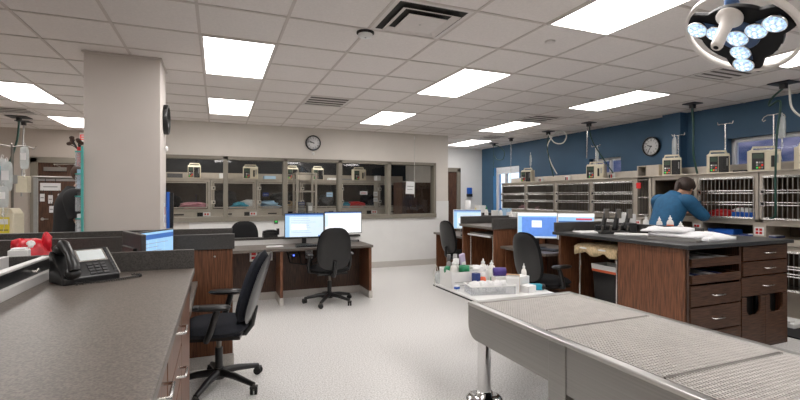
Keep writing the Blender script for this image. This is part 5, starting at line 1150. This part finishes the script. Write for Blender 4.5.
# ------------------------------------------------------------------ people
def skin_mesh(name, nodes, edges, root, m, parent, sub=2):
    ks = list(nodes); ix = {k: i for i, k in enumerate(ks)}
    me = bpy.data.meshes.new(name); me.from_pydata([nodes[k][0] for k in ks], [(ix[a], ix[c]) for a, c in edges], [])
    me.materials.append(MATS[m]); o = bpy.data.objects.new(name, me); COL.objects.link(o); o.parent = parent
    s = o.modifiers.new('skin', 'SKIN'); s.use_smooth_shade = True
    for k in ks:
        r = nodes[k][1]; sv = me.skin_vertices[0].data[ix[k]]
        sv.radius = r if isinstance(r, tuple) else (r, r); sv.use_root = (k == root)
    q = o.modifiers.new('sub', 'SUBSURF'); q.levels = sub; q.render_levels = sub
    return o
def person(label, pos, rz, lean, head_fwd, hands, shirt, hair, h=1.0, bulk=1.0, long_sleeve=False, ponytail=False):
    """faces local +Y; hands = {side: (elbow, wrist)} in local coordinates"""
    t = thing('person', label, 'person', (*pos, 0), rz)
    def L(x, y, z):            # lean the upper body forward about the pelvis
        if z > .95:
            d = z-.95; return (x, y+d*sin(lean), .95+d*cos(lean))
        return (x, y, z)
    B = bulk
    N = {'pelvis': (L(0, 0, .95), (.15*B, .12*B)), 'waist': (L(0, .01, 1.1), (.135*B, .105*B)), 'chest': (L(0, .03, 1.3), (.13*B, .095*B)), 'upper': (L(0, .03, 1.42), (.07*B, .06*B)), 'neck0': (L(0, .03, 1.5), .052), 'neck1': (V(L(0, .03, 1.56))+V((0, head_fwd*.25, 0)), .052)}
    hc = V(L(0, .05, 1.66))+V((0, head_fwd, -head_fwd*.5)); up = V((0, head_fwd*2.2, 1)).normalized(); fw = V((0, up.z, -up.y))
    N['head'] = (hc, (.088, .1)); N['crown'] = (hc+up*.075, (.074, .085)); N['jaw'] = (hc-up*.06+fw*.03, (.062, .065))
    E = [('pelvis', 'waist'), ('waist', 'chest'), ('chest', 'upper'), ('upper', 'neck0'), ('neck0', 'neck1'), ('neck1', 'jaw'), ('jaw', 'head'), ('head', 'crown')]
    SH = {}
    for s, k in ((-1, 'l'), (1, 'r')):
        el, wr = hands[k]
        sh = V(L(s*.185*B, .02, 1.41)); el = V(el); wr = V(wr); SH[k] = (sh, el, wr)
        N['sh'+k] = (sh, .062*B); N['el'+k] = (el, .044); N['mid'+k] = ((sh+el)/2, .053*B); N['fa'+k] = ((el*2+wr)/3, .042); N['wr'+k] = (wr, .028)
        d = (wr-el).normalized(); side = d.cross(V((0, 0, 1))).normalized()
        N['pm'+k] = (wr+d*.055, (.034, .022)); E += [('upper', 'sh'+k), ('sh'+k, 'mid'+k), ('mid'+k, 'el'+k), ('el'+k, 'fa'+k), ('fa'+k, 'wr'+k), ('wr'+k, 'pm'+k)]
        for f, (o_, ln) in enumerate(((-.03, .07), (-.01, .082), (.01, .078), (.03, .062))):
            a, c_, e_ = 'f%d%s' % (f, k), 'g%d%s' % (f, k), 'h%d%s' % (f, k)
            N[a] = (wr+d*.085+side*o_, .0095); N[c_] = (wr+d*(.085+ln*.55)+side*o_*1.1+V((0, 0, -.008)), .009); N[e_] = (wr+d*(.085+ln)+side*o_*1.1+V((0, 0, -.026)), .0075)
            E += [('pm'+k, a), (a, c_), (c_, e_)]
        N['t0'+k] = (wr+d*.03-side*s*.04, .011); N['t1'+k] = (wr+d*.075-side*s*.062, .009); E += [('wr'+k, 't0'+k), ('t0'+k, 't1'+k)]
        N['hip'+k] = ((s*.1, 0, .88), .1*B); N['th'+k] = ((s*.105, .02, .7), .085*B); N['kn'+k] = ((s*.11, .03, .5), .06); N['ca'+k] = ((s*.11, -.01, .33), .055); N['an'+k] = ((s*.11, -.01, .09), .038); N['to'+k] = ((s*.12, .14, .04), .034)
        E += [('pelvis', 'hip'+k), ('hip'+k, 'th'+k), ('th'+k, 'kn'+k), ('kn'+k, 'ca'+k), ('ca'+k, 'an'+k), ('an'+k, 'to'+k)]
    body = skin_mesh('body', N, E, 'pelvis', 'skin', t)
    # clothes
    rings = [(.84, .182, .15), (.9, .18, .148), (.97, .172, .14), (1.1, .165, .132), (1.22, .178, .138), (1.32, .19, .142), (1.39, .2, .13), (1.44, .175, .115), (1.48, .12, .095), (1.515, .08, .08), (1.54, .066, .068)]
    sb = MB(); n = 28; vs = []
    for k, (z, rx, ry) in enumerate(rings):
        c0_ = V(L(0, .015, z)); ax = V((0, cos(lean), -sin(lean))) if z > .95 else V((0, 1, 0))
        for q in range(n):
            a = 2*pi*q/n; w_ = 1+.02*sin(3*a+z*9)+.015*sin(7*a-z*14)
            vs.append(c0_+V((rx*B*cos(a)*w_, 0, 0))+ax*(ry*B*sin(a)*w_))
    sb.add(vs, [(k*n+q, k*n+(q+1) % n, (k+1)*n+(q+1) % n, (k+1)*n+q) for k in range(len(rings)-1) for q in range(n)], shirt, True)
    for k, sg in (('l', -1), ('r', 1)):
        sh, el, wr = SH[k]; inn = V(L(sg*.1*B, .02, 1.41))
        if long_sleeve: sb.tube(sm([inn, sh+V((0, 0, .01)), (sh+el)/2, el, (el+wr)/2, el*.12+wr*.88], 5), [.07*B+.012]*5+[(.084-.0022*q)*B for q in range(20)]+[.04], shirt, 16)
        else: sb.tube(sm([inn, sh+V((0, 0, .01)), sh*.5+el*.5, sh*.25+el*.75], 5), [.07*B+.012]*5+[(.084-.001*q)*B for q in range(10)]+[.072*B], shirt, 16)
    sb.build('shirt', t, sub=1)
    P = {'w': ((0, 0, .96), (.155*B, .13*B)), 'c': ((0, 0, .9), (.15*B, .13*B))}; E3 = [('w', 'c')]
    for s, k in ((-1, 'l'), (1, 'r')):
        P['h'+k] = ((s*.1, 0, .84), .108*B); P['t'+k] = ((s*.105, .02, .7), .097*B); P['k'+k] = ((s*.11, .03, .5), .075); P['a'+k] = ((s*.11, -.005, .08), .062); E3 += [('c', 'h'+k), ('h'+k, 't'+k), ('t'+k, 'k'+k), ('k'+k, 'a'+k)]
    skin_mesh('trousers', P, E3, 'c', 'dark_trousers', t)
    for s in (-1, 1): MB().ell((s*.115, .05, .045), (.05, .14, .045), 'black_rubber', 14).build('shoe', t)
    # head details
    HM = Matrix((( 1, 0, 0, hc.x), (0, fw.y, up.y, hc.y), (0, fw.z, up.z, hc.z), (0, 0, 0, 1)))
    hb = MB(); n = 20; vs = []; kk = 10
    for i in range(kk+1):
        th = pi*.74*i/kk
        for j in range(n):
            a = 2*pi*j/n; fr_ = max(0, sin(a)); tt = th*(1-.5*fr_**1.5)
            r_ = 1+.03*sin(7*a)*sin(5*th)
            vs.append(((.1*sin(tt)*cos(a))*r_, (.118*sin(tt)*sin(a)-.012)*r_, .045+.105*cos(tt)))
    hb.add(vs, [(i*n+j, i*n+(j+1) % n, (i+1)*n+(j+1) % n, (i+1)*n+j) for i in range(kk) for j in range(n)], hair, True, HM)
    if ponytail: hb.tube([(0, -.1, .06), (0, -.155, .03), (0, -.165, -.06), (0, -.15, -.16)], [.03, .034, .028, .01], hair, 10, HM)
    o = hb.build('hair', t); md = o.modifiers.new('thick', 'SOLIDIFY'); md.thickness = .014
    for s in (-1, 1):
        MB().ell((s*.092, -.005, -.005), (.012, .022, .032), 'skin', 10, HM).build('ear', t)
        MB().ell((s*.033, .098, .0), (.014, .008, .008), 'white_plastic', 10, HM).ell((s*.033, .104, .0), (.006, .004, .006), 'black_plastic', 8, HM).build('eye', t)
    MB().ell((0, .105, -.025), (.014, .022, .024), 'skin', 10, HM).build('nose', t)
    MB().ell((0, .096, -.062), (.026, .008, .007), 'pink', 10, HM).build('mouth', t)
    return t
person('person in a black shirt with head bent, reaching into the column organizer', (-1.44, 5.62), radians(-80), radians(5), .045,
       {'r': ((.26, .12, 1.15), (.16, .24, 1.08)), 'l': ((-.26, .1, 1.15), (-.12, .26, 1.2))}, 'black_shirt', 'hair_brown', bulk=1.2)
person('person in a teal long sleeved top leaning into the open dark cage', (5.42, 4.15), radians(-92), radians(26), .1,
       {'r': ((.33, .36, 1.18), (.16, .5, 1.28)), 'l': ((-.3, .36, 1.16), (-.18, .5, 1.2))}, 'teal_shirt', 'hair_dark', bulk=1.16, long_sleeve=True, ponytail=True)

# ------------------------------------------------------------------ light, world, camera
w = bpy.data.worlds.new('world'); SC.world = w; w.use_nodes = True
nt = w.node_tree; bg = nt.nodes['Background']
tcw = nt.nodes.new('ShaderNodeTexCoord'); sx = nt.nodes.new('ShaderNodeSeparateXYZ'); cr = nt.nodes.new('ShaderNodeValToRGB')
nt.links.new(tcw.outputs['Generated'], sx.inputs[0]); nt.links.new(sx.outputs['Z'], cr.inputs['Fac']); nt.links.new(cr.outputs['Color'], bg.inputs['Color'])
cr.color_ramp.elements[0].position = .0; cr.color_ramp.elements[0].color = (.35, .42, .5, 1)
cr.color_ramp.elements[1].position = .04; cr.color_ramp.elements[1].color = (.62, .8, 1, 1)
bg.inputs['Strength'].default_value = 1.1
cam = bpy.data.cameras.new('camera'); co = bpy.data.objects.new('camera', cam); COL.objects.link(co)
cam.sensor_width = 36; cam.lens = 445.8/800*36; cam.shift_y = -3.2/800; cam.clip_start = .05
co.location = (0, 0, 1.43); co.rotation_euler = (pi/2, 0, -.3887)
SC.camera = co
vs_ = SC.view_settings; vs_.view_transform = 'Standard'; vs_.look = 'None'; vs_.exposure = 1.08; vs_.gamma = 1.06
SC.cycles.max_bounces = 8; SC.cycles.diffuse_bounces = 5; SC.cycles.transparent_max_bounces = 24; SC.cycles.use_denoising = True
SC.cycles.sample_clamp_indirect = 6
